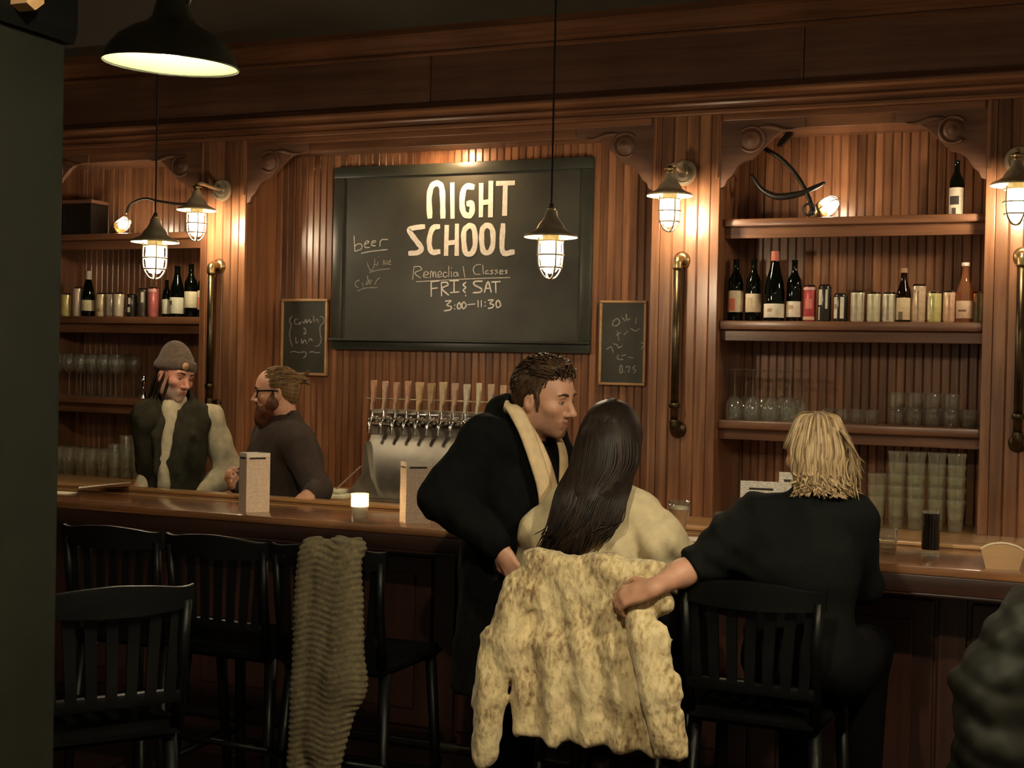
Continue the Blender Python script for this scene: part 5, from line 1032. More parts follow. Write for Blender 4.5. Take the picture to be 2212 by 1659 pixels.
def strands(b, H, base, c, r, n, length, rad, keep, flow, lift=0.004, jit=0.25, seed=1):
    """short hair lying along an ellipsoid of the head: c, r in head space, flow(p) gives the combing direction"""
    g = np.random.default_rng(seed); B = Vector(base); done = 0; tries = 0
    while done < n and tries < n*12:
        tries += 1
        d = Vector(g.normal(0, 1, 3)).normalized(); p = Vector((c[0]+r[0]*d.x, c[1]+r[1]*d.y, c[2]+r[2]*d.z))
        if not keep(p): continue
        L = length*g.uniform(0.65, 1.2); pts = []; lf = lift*g.uniform(0.3, 1.6)
        v = Vector(flow(p)) + Vector(g.normal(0, jit, 3))
        for k in range(4):
            e = Vector(((p.x-c[0])/r[0], (p.y-c[1])/r[1], (p.z-c[2])/r[2])); e.normalize()
            nrm = Vector((e.x/r[0], e.y/r[1], e.z/r[2])).normalized()
            q = Vector((c[0]+r[0]*e.x, c[1]+r[1]*e.y, c[2]+r[2]*e.z)) + nrm*(-0.002+lf*math.sin(PI*min(1, (k+0.3)/3.2)))
            pts.append(H.w(q.x, q.y, q.z) - B)
            t = v - nrm*v.dot(nrm)
            if t.length < 1e-5: break
            p = p + t.normalized()*L/3
        if len(pts) == 4: lock(b, pts, rad, rad*0.4, 4, 0.6, 2); done += 1
def hand(F, wrist, d, n, curl=0.5, sc=1.0, side=1, spread=0.1, thumb=0.6):
    """wrist point, direction of the hand, back-of-hand normal; side = +1 thumb towards d x n"""
    W = Vector(wrist); d = Vector(d).normalized(); n = (Vector(n) - d*Vector(n).dot(d)).normalized(); t = d.cross(n)*side
    R = np.array([[t[i], d[i], n[i]] for i in range(3)])
    F.ell(W + d*0.045*sc, np.array((0.036, 0.052, 0.015))*sc, R, 0.012)
    F.cap(W - d*0.01*sc, W + d*0.03*sc, 0.023*sc, 0.024*sc, 0.02, sq=(n, 1.3))
    for i, (off, ln) in enumerate(((0.027, 0.070), (0.009, 0.078), (-0.009, 0.073), (-0.026, 0.058))):
        base = W + d*(0.086-0.004*abs(i-1))*sc + t*off*sc
        F.cap(W + d*0.05*sc + t*off*0.8*sc, base, 0.0105*sc, 0.0098*sc, 0.006)
        a = curl*0.75 + 0.06*i; dirv = d + t*(off*spread*20*0.2); p = base
        for j, fr in enumerate((0.45, 0.31, 0.24)):
            v = (dirv.normalized()*math.cos(a) - n*math.sin(a)); q = p + v*ln*fr*sc
            F.cap(p, q, (0.0092-0.0008*j)*sc, (0.0086-0.0009*j)*sc, 0.003); p = q; a += curl*(1.15 if j == 0 else 0.8)
    b0 = W + d*0.020*sc + t*0.026*sc; b1 = b0 + (t*0.55 + d*0.65 - n*thumb*0.5).normalized()*0.040*sc; b2 = b1 + (d*0.8 + t*0.12 - n*thumb).normalized()*0.030*sc
    b3 = b2 + (d*0.8 - t*0.15 - n*thumb).normalized()*0.024*sc
    F.cap(b0, b1, 0.0135*sc, 0.0110*sc, 0.008); F.cap(b1, b2, 0.0108*sc, 0.0098*sc, 0.004); F.cap(b2, b3, 0.0098*sc, 0.0080*sc, 0.004)
def lock(b, pts, r0, r1, sides=5, flat=0.55, n=4, up=None):
    P = catmull(pts, n); m = len(P)
    R = [r0*(0.55+0.45*min(1, i/(0.25*m))) + (r1-r0)*(i/(m-1))**1.4 if i < m-1 else 0.0006 for i in range(m)]
    b.tube(P, R, sides, flat, up, True)
def person(loc, label, group=None): return empty('person', (loc[0], loc[1], 0), label=label, cat='person', group=group)
V3 = lambda *a: Vector(a)

# ================================================================== 1. bartender in a beanie
base = (-4.13, 5.45, 0.0)
P1 = person(base, 'bartender in a brown beanie and dark vest over a grey shirt, facing right')
H = Head((-4.125, 5.44, 1.578), (0.965, -0.26), roll=math.radians(-8), pitch=math.radians(-8), sc=1.02)
RS, LS = V3(-4.228, 5.345, 1.385), V3(-4.015, 5.585, 1.375)
RE, LE = V3(-4.225, 5.385, 1.13), V3(-3.945, 5.665, 1.095)
RW, LW = V3(-4.235, 5.24, 0.93), V3(-4.03, 5.43, 0.99)
hipR, hipL = V3(-4.22, 5.38, 0.93), V3(-4.06, 5.54, 0.93)
ce = lambda x, r, f: ((x-r, x+r, f))
F = Field((-4.55, 4.92, -0.02), (-3.75, 5.85, 1.78), 0.013, ([ce(-4.12, 0.14, 0.0045)], [ce(5.42, 0.15, 0.0045)], [(1.44, 1.72, 0.0045)]))
H.add(F, jaw=0.95, nose=1.03); F.cap(H.w(0, -0.022, -0.04), V3(-4.14, 5.47, 1.40), 0.052, 0.058, 0.03)
F.cap(RS, LS, 0.042, 0.045, 0.04); F.ell((-4.135, 5.465, 1.22), (0.105, 0.105, 0.19), None, 0.05); F.ell((-4.13, 5.47, 1.0), (0.10, 0.10, 0.14), None, 0.05)
for a, b_, c in ((RS, RE, RW), (LS, LE, LW)): F.chain([a, b_, c], [0.045, 0.036, 0.026], 0.03)
hand(F, RW, (0.2, -0.5, -0.6), (-0.6, -0.3, 0.3), 0.4, 1.0, -1); hand(F, LW, (-0.6, -0.6, -0.2), (0.4, -0.5, 0.7), 0.5, 1.0, 1)
for h, kx in ((hipR, -0.04), (hipL, 0.02)): F.chain([h, V3(h.x+kx*0.5, h.y, 0.5), V3(h.x+kx, h.y+0.02, 0.07)], [0.075, 0.048, 0.035], 0.04); F.cap((h.x+kx, h.y, 0.045), (h.x+kx+0.10, h.y-0.09, 0.035), 0.038, 0.03, 0.03)
F.build('body', ['skin_grey_stubble', 'lip'], P1, base, lambda C: H.slots(C), stub=H.stubble)
H.face_parts(P1, base, 'hair_brown')
F = Field((-4.5, 4.98, 0.86), (-3.72, 5.86, 1.5), 0.0095)
F.cap(RS, LS, 0.056, 0.066, 0.04); F.ell((-4.135, 5.46, 1.22), (0.128, 0.128, 0.22), None, 0.05); F.ell((-4.13, 5.465, 1.0), (0.120, 0.120, 0.15), None, 0.05)
F.chain([RS, RE, RW+V3(0.02, 0.02, 0)], [0.046, 0.040, 0.034], 0.03); F.chain([LS, LE, LW], [0.068, 0.070, 0.046], 0.03)
F.cap(V3(-4.14, 5.46, 1.41)+V3(0.75, -0.66, 0)*0.075+V3(-0.03, -0.035, 0), V3(-4.14, 5.46, 1.06)+V3(0.75, -0.66, 0)*0.135+V3(-0.05, -0.05, 0), 0.048, 0.034, 0.03)
F.cap((-4.14, 5.46, 1.41), (-4.13, 5.44, 1.455), 0.070, 0.066, 0.03); F.cap((-4.13, 5.43, 1.46), (-4.12, 5.42, 1.52), 0.052, 0.050, 0.01, True)
F.disp(lambda X, Y, Z: 0.006*snoise(X, Y, Z, 42, 1.0)); F.build('shirt', 'grey_shirt', P1, base)
F = Field((-4.5, 5.12, 0.86), (-3.86, 5.80, 1.56), 0.009)
F.cap(RS+V3(0.012, 0.012, 0.0), LS-V3(0.015, 0.015, 0.0), 0.074, 0.076, 0.05); F.ell((-4.135, 5.46, 1.20), (0.164, 0.164, 0.24), None, 0.07); F.ell((-4.13, 5.465, 0.98), (0.155, 0.155, 0.17), None, 0.06)
F.cap(RS, RE, 0.068, 0.064, 0.03)
F.cap((-4.15, 5.47, 1.40), (-4.15, 5.465, 1.49), 0.100, 0.092, 0.03)
ch = V3(0.75, -0.66, 0)
F.cap(V3(-4.13, 5.45, 1.36), V3(-4.12, 5.43, 1.60), 0.072, 0.075, 0.012, True)
F.cap(V3(-4.14, 5.46, 1.50)+ch*0.10+V3(-0.03, -0.035, 0), V3(-4.14, 5.46, 1.05)+ch*0.215+V3(-0.055, -0.06, 0), 0.047, 0.026, 0.012, True)
F.cap(LS+V3(0.03, 0.03, 0.02), LE+V3(0.03, 0.02, 0.0), 0.078, 0.095, 0.02, True)
cl = [V3(-4.14, 5.455, 0)+(ch*math.cos(a)+V3(0.66, 0.75, 0)*math.sin(a))*0.092+V3(0, 0, 1.452-0.042*math.cos(a)) for a in np.linspace(0.62, 2*PI-0.62, 16)]
F.chain(cl, [0.026]*16, 0.015)
for sg in (1, -1): F.chain([V3(-4.14, 5.455, 0)+(ch*math.cos(0.62)+V3(0.66, 0.75, 0)*math.sin(0.62)*sg)*0.092+V3(0, 0, 1.418), V3(-4.14, 5.455, 0)+(ch*0.140+V3(0.66, 0.75, 0)*sg*0.080)+V3(-0.02, -0.02, 1.30), V3(-4.14, 5.455, 0)+(ch*0.158+V3(0.66, 0.75, 0)*sg*0.055)+V3(-0.04, -0.04, 1.12)], [0.026, 0.020, 0.012], 0.02)
F.disp(lambda X, Y, Z: 0.006*snoise(X, Y, Z, 36, 2.0)); F.build('vest', 'vest', P1, base)
F = Field((-4.40, 5.25, 0.0), (-3.90, 5.72, 1.0), 0.014)
for h, kx in ((hipR, -0.04), (hipL, 0.02)): F.chain([h, V3(h.x+kx*0.5, h.y, 0.5), V3(h.x+kx, h.y+0.02, 0.09)], [0.105, 0.078, 0.068], 0.04)
F.build('trousers', 'trouser', P1, base)
F = Field(tuple(H.o-V3(0.16, 0.16, 0.10)), tuple(H.o+V3(0.16, 0.16, 0.22)), 0.006)
F.ell(H.w(0, -0.014, 0.060), np.array((0.084, 0.104, 0.094)), H.R, 0.02); F.ell(H.w(0.0, -0.038, 0.125), np.array((0.050, 0.062, 0.050)), H.R, 0.04)
F.cut(H.w(0, 0.03, 0.036), tuple(-(H.u*1.0 + H.f*-0.22)))
for k in range(28):
    a, c = 2*PI*k/28, 2*PI*(k+1)/28
    F.cap(H.w(0.080*math.cos(a), -0.012+0.100*math.sin(a), 0.052+0.014*math.sin(a)), H.w(0.080*math.cos(c), -0.012+0.100*math.sin(c), 0.052+0.014*math.sin(c)), 0.013, None, 0.008, sq=(tuple(H.u), 0.55))
F.disp(lambda X, Y, Z: 0.002*np.sin((X-Y)*260)); bn = F.build('beanie', 'beanie', P1, base)
q = H.w(0.030, 0.103, 0.066) - Vector(base)
part('beanie_patch', 'tan_wood', P1, lambda b: b.lathe([(0.0, 0.004), (0.018, 0.003), (0.019, 0.0)], q, 14, Matrix(((H.r.x, H.u.x, H.f.x, 0), (H.r.y, H.u.y, H.f.y, 0), (H.r.z, H.u.z, H.f.z, 0), (0, 0, 0, 1)))), smooth=True)
b = MB()
for k in range(22):
    a = rng.uniform(0.6, 2.54)*(-1 if k % 2 else 1) - PI/2 if k % 3 else rng.uniform(-PI*0.95, -PI*0.05)
    x, y = 0.072*math.cos(a), -0.012+0.088*math.sin(a)
    lock(b, [H.w(x, y, 0.02)-Vector(base), H.w(x*1.08, y-0.006, -0.03)-Vector(base), H.w(x*1.12, y-0.012, -0.075)-Vector(base), H.w(x*1.1+rng.normal(0, 0.006), y-0.014, -0.115-0.02*rng.random())-Vector(base)], 0.012, 0.004)
b.build('hair', 'hair_dark', P1, True)

# ================================================================== 2. bearded bartender with a bun
base = (-3.46, 5.40, 0.0)
P2 = person(base, 'bearded bartender in glasses with a hair bun and dark sweater, in profile')
H = Head((-3.482, 5.36, 1.522), (-0.88, -0.47), pitch=math.radians(-3), sc=1.0)
RS, LS = V3(-3.60, 5.50, 1.325), V3(-3.315, 5.27, 1.30)
RE, LE = V3(-3.68, 5.42, 1.08), V3(-3.175, 5.24, 1.09)
RW, LW = V3(-3.55, 5.16, 1.10), V3(-3.135, 5.10, 1.085)
hipR, hipL = V3(-3.53, 5.46, 0.90), V3(-3.38, 5.34, 0.90)
F = Field((-3.85, 4.92, -0.02), (-2.98, 5.72, 1.70), 0.013, ([(-3.64, -3.36, 0.0045), (-3.19, -3.02, 0.006)], [(5.23, 5.49, 0.0045), (4.98, 5.12, 0.006)], [(1.39, 1.66, 0.0045), (1.04, 1.13, 0.006)]))
H.add(F, nose=1.02); F.cap(H.w(0, -0.026, -0.04), V3(-3.44, 5.39, 1.34), 0.055, 0.062, 0.03)
F.cap(RS, LS, 0.06, 0.06, 0.05); F.ell((-3.45, 5.40, 1.18), (0.15, 0.14, 0.19), None, 0.06); F.ell((-3.45, 5.40, 0.96), (0.13, 0.13, 0.14), None, 0.06)
for a, b_, c in ((RS, RE, RW), (LS, LE, LW)): F.chain([a, b_, c], [0.045, 0.036, 0.027], 0.03)
hand(F, LW, (0.05, -0.75, -0.25), (0.25, -0.1, 1), 0.7, 1.0, -1); hand(F, RW, (-0.1, -0.6, 0.5), (-0.8, -0.3, 0.2), 0.9, 1.0, 1)
for h in (hipR, hipL): F.chain([h, V3(h.x, h.y, 0.5), V3(h.x, h.y+0.02, 0.07)], [0.075, 0.048, 0.035], 0.04); F.cap((h.x, h.y, 0.045), (h.x-0.09, h.y-0.10, 0.035), 0.038, 0.03, 0.03)
F.build('body', ['skin', 'lip'], P2, base, lambda C: H.slots(C))
H.face_parts(P2, base, 'hair_tawny')
F = Field((-3.88, 5.0, 0.84), (-3.0, 5.72, 1.48), 0.0095)
F.cap(RS, LS, 0.080, 0.082, 0.06); F.ell((-3.45, 5.40, 1.17), (0.185, 0.170, 0.23), None, 0.07); F.ell((-3.45, 5.40, 0.95), (0.17, 0.16, 0.16), None, 0.06)
F.chain([RS, RE, RW], [0.075, 0.060, 0.042], 0.03); F.chain([LS, LE, LW+V3(0, 0.02, 0)], [0.080, 0.064, 0.044], 0.03)
F.cap((-3.445, 5.39, 1.34), (-3.442, 5.388, 1.395), 0.082, 0.074, 0.03); F.cap((-3.442, 5.388, 1.40), (-3.445, 5.385, 1.46), 0.060, 0.058, 0.008, True)
F.disp(lambda X, Y, Z: 0.006*snoise(X, Y, Z, 34, 4.0)); F.build('sweater', 'brown_knit', P2, base)
F = Field((-3.72, 5.18, 0.0), (-3.2, 5.65, 0.98), 0.014)
for h in (hipR, hipL): F.chain([h, V3(h.x, h.y, 0.5), V3(h.x, h.y+0.02, 0.09)], [0.105, 0.078, 0.068], 0.04)
F.build('trousers', 'trouser', P2, base)
F = Field(tuple(H.o-V3(0.19, 0.19, 0.14)), tuple(H.o+V3(0.19, 0.19, 0.15)), 0.0055)
F.ell(H.w(0, -0.016, 0.038), np.array((0.079, 0.099, 0.084)), H.R, 0.01); F.ell(H.w(0, -0.062, -0.005), np.array((0.060, 0.045, 0.062)), H.R, 0.03)
F.cut(H.w(0, 0.046, 0.066), tuple(H.f*0.84 - H.u*0.54)); F.ell(H.w(0, -0.118, 0.060), np.array((0.026, 0.028, 0.026)), H.R, 0.012)
for q in (-1, 1): F.ell(H.w(q*0.085, -0.004, -0.02), np.array((0.03, 0.026, 0.045)), H.R, 0.01, True)
F.disp(lambda X, Y, Z: 0.0022*np.sin(Z*330+X*120)); hr = F.build('hair', 'hair_tawny', P2, base)
b = MB()
hk2 = lambda p: (p.y*0.84 - p.z*0.54 < 0.046*0.84 - 0.066*0.54 + 0.003) and p.z > -0.055 and not (abs(p.x) > 0.06 and p.y > -0.034 and p.y < 0.012 and p.z < 0.020)
strands(b, H, base, (0, -0.016, 0.038), (0.080, 0.100, 0.085), 620, 0.050, 0.0038, hk2, lambda p: (-p.x*6, -1.0, (0.055-p.z)*5), 0.003, 0.08, 21)
for k in range(16):
    a = rng.uniform(0, 2*PI); d_ = H.r*math.cos(a) + H.u*math.sin(a)
    p0 = H.w(0, -0.122, 0.062); lock(b, [p0-Vector(base), p0 + d_*0.022 - H.f*0.012 - Vector(base), p0 + d_*0.030*rng.uniform(0.7, 1.5) - H.f*0.036 - Vector(base)], 0.009, 0.003)
b.build('hair_strands', 'hair_tawny', P2, True)
F = Field(tuple(H.o-V3(0.16, 0.16, 0.20)), tuple(H.o+V3(0.16, 0.16, 0.04)), 0.0055)
F.ell(H.w(0, 0.050, -0.096), np.array((0.056, 0.050, 0.050)), H.R, 0.02); F.ell(H.w(0, 0.070, -0.128), np.array((0.040, 0.034, 0.036)), H.R, 0.03)
for q in (-1, 1): F.chain([H.w(q*0.066, 0.004, 0.002), H.w(q*0.060, 0.012, -0.050), H.w(q*0.042, 0.040, -0.085)], [0.012, 0.026, 0.032], 0.015); F.cap(H.w(q*0.004, 0.092, -0.047), H.w(q*0.026, 0.080, -0.062), 0.007, 0.008, 0.01)
F.cap(H.w(-0.016, 0.098, -0.067), H.w(0.016, 0.098, -0.067), 0.006, None, 0.006, True)
F.disp(lambda X, Y, Z: 0.003*snoise(X, Y, Z, 190, 5.0)); F.build('beard', 'beard', P2, base)
b = MB()
strands(b, H, base, (0, 0.050, -0.096), (0.057, 0.051, 0.051), 260, 0.028, 0.0034, lambda p: p.z < -0.058, lambda p: (0, 0.35, -1), 0.003, 0.2, 22)
b.build('beard_strands', 'beard', P2, True)
g = bpy.data.objects.new('eyeglasses', None); COL.objects.link(g); g.parent = P2
for q in (-1, 1):
    cpt = [H.w(q*(0.034+0.025*math.cos(a)), 0.092-0.010*abs(math.cos(a)), 0.003+0.019*math.sin(a)) - Vector(base) for a in np.linspace(0, 2*PI, 20, endpoint=False)]
    part('lens_rim', 'black_wood', g, lambda b: b.tube(cpt, 0.0036, 6, closed=True), smooth=True)
    part('temple', 'black_wood', g, lambda b: b.tube([H.w(q*0.058, 0.080, 0.012)-Vector(base), H.w(q*0.077, 0.02, 0.012)-Vector(base), H.w(q*0.080, -0.018, 0.008)-Vector(base)], 0.0036, 6), smooth=True)
part('bridge', 'black_wood', g, lambda b: b.tube([H.w(-0.010, 0.093, 0.008)-Vector(base), H.w(0, 0.098, 0.011)-Vector(base), H.w(0.010, 0.093, 0.008)-Vector(base)], 0.003, 6), smooth=True)

# ================================================================== 3. man in a black coat
base = (-1.66, 4.10, 0.0)
P3 = person(base, 'dark-haired man in a long black coat and cream scarf, leaning to the woman')
H = Head((-1.622, 4.085, 1.566), (0.985, -0.17), pitch=math.radians(-7), roll=math.radians(3), sc=1.03)
RS, LS = V3(-1.765, 3.945, 1.425), V3(-1.70, 4.26, 1.42)
RE, LE = V3(-1.875, 3.87, 1.245), V3(-1.60, 4.40, 1.20)
RW, LW = V3(-1.66, 3.83, 1.105), V3(-1.45, 4.50, 1.12)
hipR, hipL = V3(-1.74, 4.02, 0.93), V3(-1.74, 4.18, 0.93)
F = Field((-2.0, 3.68, -0.02), (-1.28, 4.66, 1.72), 0.013, ([(-1.74, -1.48, 0.004)], [(3.97, 4.20, 0.004), (3.74, 3.86, 0.0065)], [(1.44, 1.70, 0.004), (1.0, 1.12, 0.0065)]))
H.add(F, jaw=1.04, nose=1.03); F.cap(H.w(0, -0.020, -0.04), V3(-1.72, 4.10, 1.42), 0.058, 0.066, 0.03)
F.cap(RS, LS, 0.06, 0.06, 0.05); F.ell((-1.73, 4.10, 1.27), (0.12, 0.16, 0.19), None, 0.06); F.ell((-1.73, 4.10, 1.0), (0.12, 0.14, 0.14), None, 0.06)
for a, b_, c in ((RS, RE, RW), (LS, LE, LW)): F.chain([a, b_, c], [0.045, 0.036, 0.028], 0.03)
hand(F, RW, (0.42, -0.05, -0.55), (-0.3, -0.95, 0.0), 0.6, 1.0, 1); hand(F, LW, (0.7, 0.2, -0.15), (0, 0, 1), 0.5, 1.0, 1)
for h in (hipR, hipL): F.chain([h, V3(h.x+0.01, h.y, 0.5), V3(h.x, h.y, 0.07)], [0.078, 0.05, 0.036], 0.04); F.cap((h.x, h.y, 0.045), (h.x+0.15, h.y, 0.035), 0.04, 0.03, 0.03)
F.build('body', ['skin_brown_stubble', 'lip'], P3, base, lambda C: H.slots(C), stub=H.stubble)
H.face_parts(P3, base, 'hair_brown')
F = Field((-2.04, 3.70, 0.55), (-1.36, 4.62, 1.60), 0.010)
F.cap(RS, LS, 0.084, 0.084, 0.06); F.ell((-1.735, 4.10, 1.27), (0.150, 0.19, 0.22), None, 0.07); F.ell((-1.735, 4.09, 1.02), (0.150, 0.185, 0.20), None, 0.07)
F.chain([RS, RE, RW-V3(0.02, 0, -0.02)], [0.084, 0.080, 0.054], 0.03); F.chain([LS, LE, LW], [0.08, 0.07, 0.052], 0.03)
F.cap((-1.735, 4.09, 1.0), (-1.735, 4.08, 0.62), 0.160, 0.185, 0.06)
F.chain([V3(-1.76, 4.09, 1.43), V3(-1.755, 4.09, 1.50)], [0.100, 0.084], 0.03)
F.cap(V3(-1.68, 4.09, 1.46), V3(-1.64, 4.09, 1.62), 0.075, 0.095, 0.012, True)
F.cap(V3(-1.60, 4.09, 1.45), V3(-1.555, 4.08, 1.12), 0.062, 0.030, 0.012, True)
F.cut((0, 0, 0.60), (0, 0, -1)); F.cap(V3(-1.735, 4.08, 0.74), V3(-1.735, 4.08, 0.5), 0.12, 0.16, 0.01, True)
F.disp(lambda X, Y, Z: 0.007*snoise(X, Y, Z, 26, 6.0)+0.005*snoise(X, Y, Z, 60, 2.0)); F.build('overcoat', 'black_cloth', P3, base)
F = Field((-1.90, 3.93, 0.9), (-1.48, 4.27, 1.50), 0.011)
F.ell((-1.715, 4.10, 1.27), (0.135, 0.14, 0.19), None, 0.05); F.ell((-1.72, 4.10, 1.03), (0.13, 0.14, 0.12), None, 0.05); F.cap((-1.71, 4.10, 1.40), (-1.69, 4.09, 1.46), 0.072, 0.068, 0.02); F.cap((-1.69, 4.09, 1.48), (-1.66, 4.09, 1.56), 0.055, 0.06, 0.006, True)
F.build('dark_shirt', 'black_knit', P3, base)
F = Field((-1.95, 3.88, 0.0), (-1.52, 4.32, 1.0), 0.014)
for h in (hipR, hipL): F.chain([h, V3(h.x+0.01, h.y, 0.5), V3(h.x, h.y, 0.09)], [0.105, 0.08, 0.07], 0.04)
F.build('trousers', 'trouser', P3, base)
for h in (hipR, hipL):
    F = Field((h.x-0.10, h.y-0.09, -0.01), (h.x+0.24, h.y+0.09, 0.16), 0.010)
    F.cap((h.x-0.02, h.y, 0.05), (h.x+0.16, h.y, 0.042), 0.052, 0.042, 0.03); F.cap((h.x, h.y, 0.06), (h.x, h.y, 0.12), 0.05, 0.05, 0.02); F.cut((0, 0, 0.004), (0, 0, -1))
    F.build('shoe', 'shoe', P3, base)
# scarf: a strip round the nape with both ends hanging down the chest
sc = MB(); B_ = Vector(base)
near = catmull([(-1.742, 4.12, 1.515), (-1.735, 4.03, 1.535), (-1.683, 3.972, 1.535), (-1.632, 3.955, 1.468), (-1.590, 3.952, 1.37), (-1.565, 3.962, 1.28), (-1.560, 3.975, 1.18), (-1.565, 3.99, 1.06)], 6)
sc.tube([p-B_ for p in near], [0.017+0.010*min(1, i/14) for i in range(len(near))], 10, 0.45, up=(0.75, -0.65, 0.1))
near2 = catmull([(-1.725, 4.05, 1.50), (-1.668, 3.995, 1.50), (-1.612, 3.985, 1.43), (-1.568, 3.985, 1.34), (-1.545, 3.99, 1.24), (-1.545, 4.0, 1.12)], 6)
sc.tube([p-B_ for p in near2], [0.017+0.006*min(1, i/12) for i in range(len(near2))], 10, 0.5, up=(0.75, -0.65, 0.1))
far = catmull([(-1.742, 4.10, 1.51), (-1.70, 4.18, 1.50), (-1.62, 4.16, 1.46), (-1.560, 4.10, 1.40), (-1.545, 4.07, 1.30), (-1.55, 4.06, 1.15)], 6)
sc.tube([p-B_ for p in far], [0.020]*len(far), 10, 0.45, up=(0.8, -0.3, 0.1))
sc.build('scarf', 'scarf_cream', P3, True)
F = Field(tuple(H.o-V3(0.17, 0.17, 0.14)), tuple(H.o+V3(0.17, 0.17, 0.16)), 0.0055)
F.ell(H.w(0, -0.020, 0.042), np.array((0.080, 0.098, 0.084))*1.06, H.R, 0.01); F.ell(H.w(0, 0.030, 0.105), np.array((0.060, 0.060, 0.030))*1.06, H.R, 0.03); F.ell(H.w(0, -0.066, -0.020), np.array((0.056, 0.040, 0.062))*1.06, H.R, 0.03)
F.cut(H.w(0, 0.050, 0.078), tuple(H.f*0.86 - H.u*0.5))
for q in (-1, 1): F.ell(H.w(q*0.088, -0.004, -0.022), np.array((0.034, 0.028, 0.045)), H.R, 0.008, True); F.cap(H.w(q*0.074, 0.016, 0.02), H.w(q*0.070, 0.020, -0.028), 0.010, 0.006, 0.01)
F.disp(lambda X, Y, Z: 0.003*snoise(X, Y, Z, 150, 7.0)); F.build('hair', 'hair_brown', P3, base)
b = MB()
hk = lambda p: (p.y*0.86 - p.z*0.5 < 0.050*0.86 - 0.078*0.5 + 0.004) and p.z > -0.075 and not (abs(p.x) > 0.06 and p.y > -0.034 and p.y < 0.012 and p.z < 0.022)
strands(b, H, base, (0, -0.020, 0.042), (0.081, 0.099, 0.085), 620, 0.030, 0.0040, lambda p: hk(p) and p.z < 0.088, lambda p: (0, -0.6, -0.75), 0.0035, 0.22, 11)
strands(b, H, base, (0, -0.012, 0.046), (0.080, 0.092, 0.090), 420, 0.040, 0.0048, lambda p: p.z > 0.076 and p.y < 0.056, lambda p: (0.25, 0.95, 0.3), 0.0085, 0.24, 12)
strands(b, H, base, (0, 0.010, 0.058), (0.070, 0.085, 0.074), 130, 0.036, 0.0046, lambda p: p.z > 0.096 and p.y > 0.0, lambda p: (0.3, 1.0, 0.35), 0.013, 0.25, 13)
b.build('hair_tufts', 'hair_brown', P3, True)

# ================================================================== 4. woman with long dark hair
base = (-1.37, 3.95, 0.0)
P4 = person(base, 'woman with long dark hair in a cream sweater, seen from behind')
H = Head((-1.358, 3.972, 1.452), (-0.25, 0.97), sc=0.86)
LS, RS = V3(-1.485, 3.93, 1.235), V3(-1.245, 3.95, 1.235)
LE, RE = V3(-1.585, 3.99, 1.06), V3(-1.140, 4.00, 1.07)
LW, RW = V3(-1.50, 4.22, 1.085), V3(-1.22, 4.24, 1.085)
F = Field((-1.78, 3.72, -0.02), (-1.0, 4.62, 1.60), 0.014, ([(-1.46, -1.27, 0.006)], [(3.9, 4.09, 0.006)], [(1.34, 1.57, 0.006)]))
H.add(F, jaw=0.9); F.cap(H.w(0, -0.026, -0.04), V3(-1.365, 3.93, 1.28), 0.045, 0.05, 0.03)
F.cap(LS, RS, 0.05, 0.05, 0.05); F.ell((-1.365, 3.94, 1.12), (0.14, 0.11, 0.17), None, 0.06); F.ell((-1.365, 3.92, 0.86), (0.16, 0.14, 0.13), None, 0.06)
for a, b_, c, s_ in ((LS, LE, LW, 1), (RS, RE, RW, -1)): F.chain([a, b_, c], [0.040, 0.032, 0.024], 0.03); hand(F, c, (0.15*s_, 0.8, -0.1), (0, 0, 1), 0.4, 0.9, s_)
for s_ in (-1, 1): F.chain([V3(-1.365+s_*0.09, 3.95, 0.83), V3(-1.365+s_*0.10, 4.33, 0.80), V3(-1.365+s_*0.10, 4.30, 0.36)], [0.085, 0.055, 0.040], 0.04); F.cap((-1.365+s_*0.10, 4.28, 0.335), (-1.365+s_*0.10, 4.42, 0.315), 0.034, 0.026, 0.03)
F.build('body', ['skin', 'lip'], P4, base, lambda C: H.slots(C))
H.face_parts(P4, base, 'hair_dark')
F = Field((-1.80, 3.76, 0.74), (-0.98, 4.34, 1.42), 0.0095)
F.cap(LS, RS, 0.058, 0.058, 0.06); F.ell((-1.365, 3.93, 1.10), (0.175, 0.125, 0.21), None, 0.07); F.ell((-1.365, 3.92, 0.90), (0.185, 0.150, 0.16), None, 0.07)
F.chain([LS, V3(-1.545, 3.92, 1.15), LE, LW], [0.060, 0.072, 0.070, 0.045], 0.03); F.chain([RS, V3(-1.180, 3.93, 1.15), RE, RW], [0.062, 0.076, 0.074, 0.045], 0.03)
F.cap((-1.365, 3.93, 1.30), (-1.365, 3.935, 1.34), 0.072, 0.062, 0.03); F.cap((-1.365, 3.935, 1.345), (-1.365, 3.94, 1.42), 0.05, 0.05, 0.006, True)
F.disp(lambda X, Y, Z: 0.011*snoise(X, Y, Z, 32, 8.0)+0.008*np.sin(X*75+Z*30*np.sign(X+1.365))*np.clip((1.28-Z)*5, 0, 1)+0.003*snoise(X, Y, Z, 80, 3.0)); F.build('sweater', 'cream', P4, base)
F = Field((-1.62, 3.75, 0.0), (-1.10, 4.50, 0.98), 0.014)
for s_ in (-1, 1): F.chain([V3(-1.365+s_*0.09, 3.95, 0.83), V3(-1.365+s_*0.10, 4.33, 0.80), V3(-1.365+s_*0.10, 4.30, 0.38)], [0.105, 0.075, 0.06], 0.04)
F.ell((-1.365, 3.92, 0.84), (0.18, 0.15, 0.11), None, 0.04); F.build('trousers', 'trouser', P4, base)
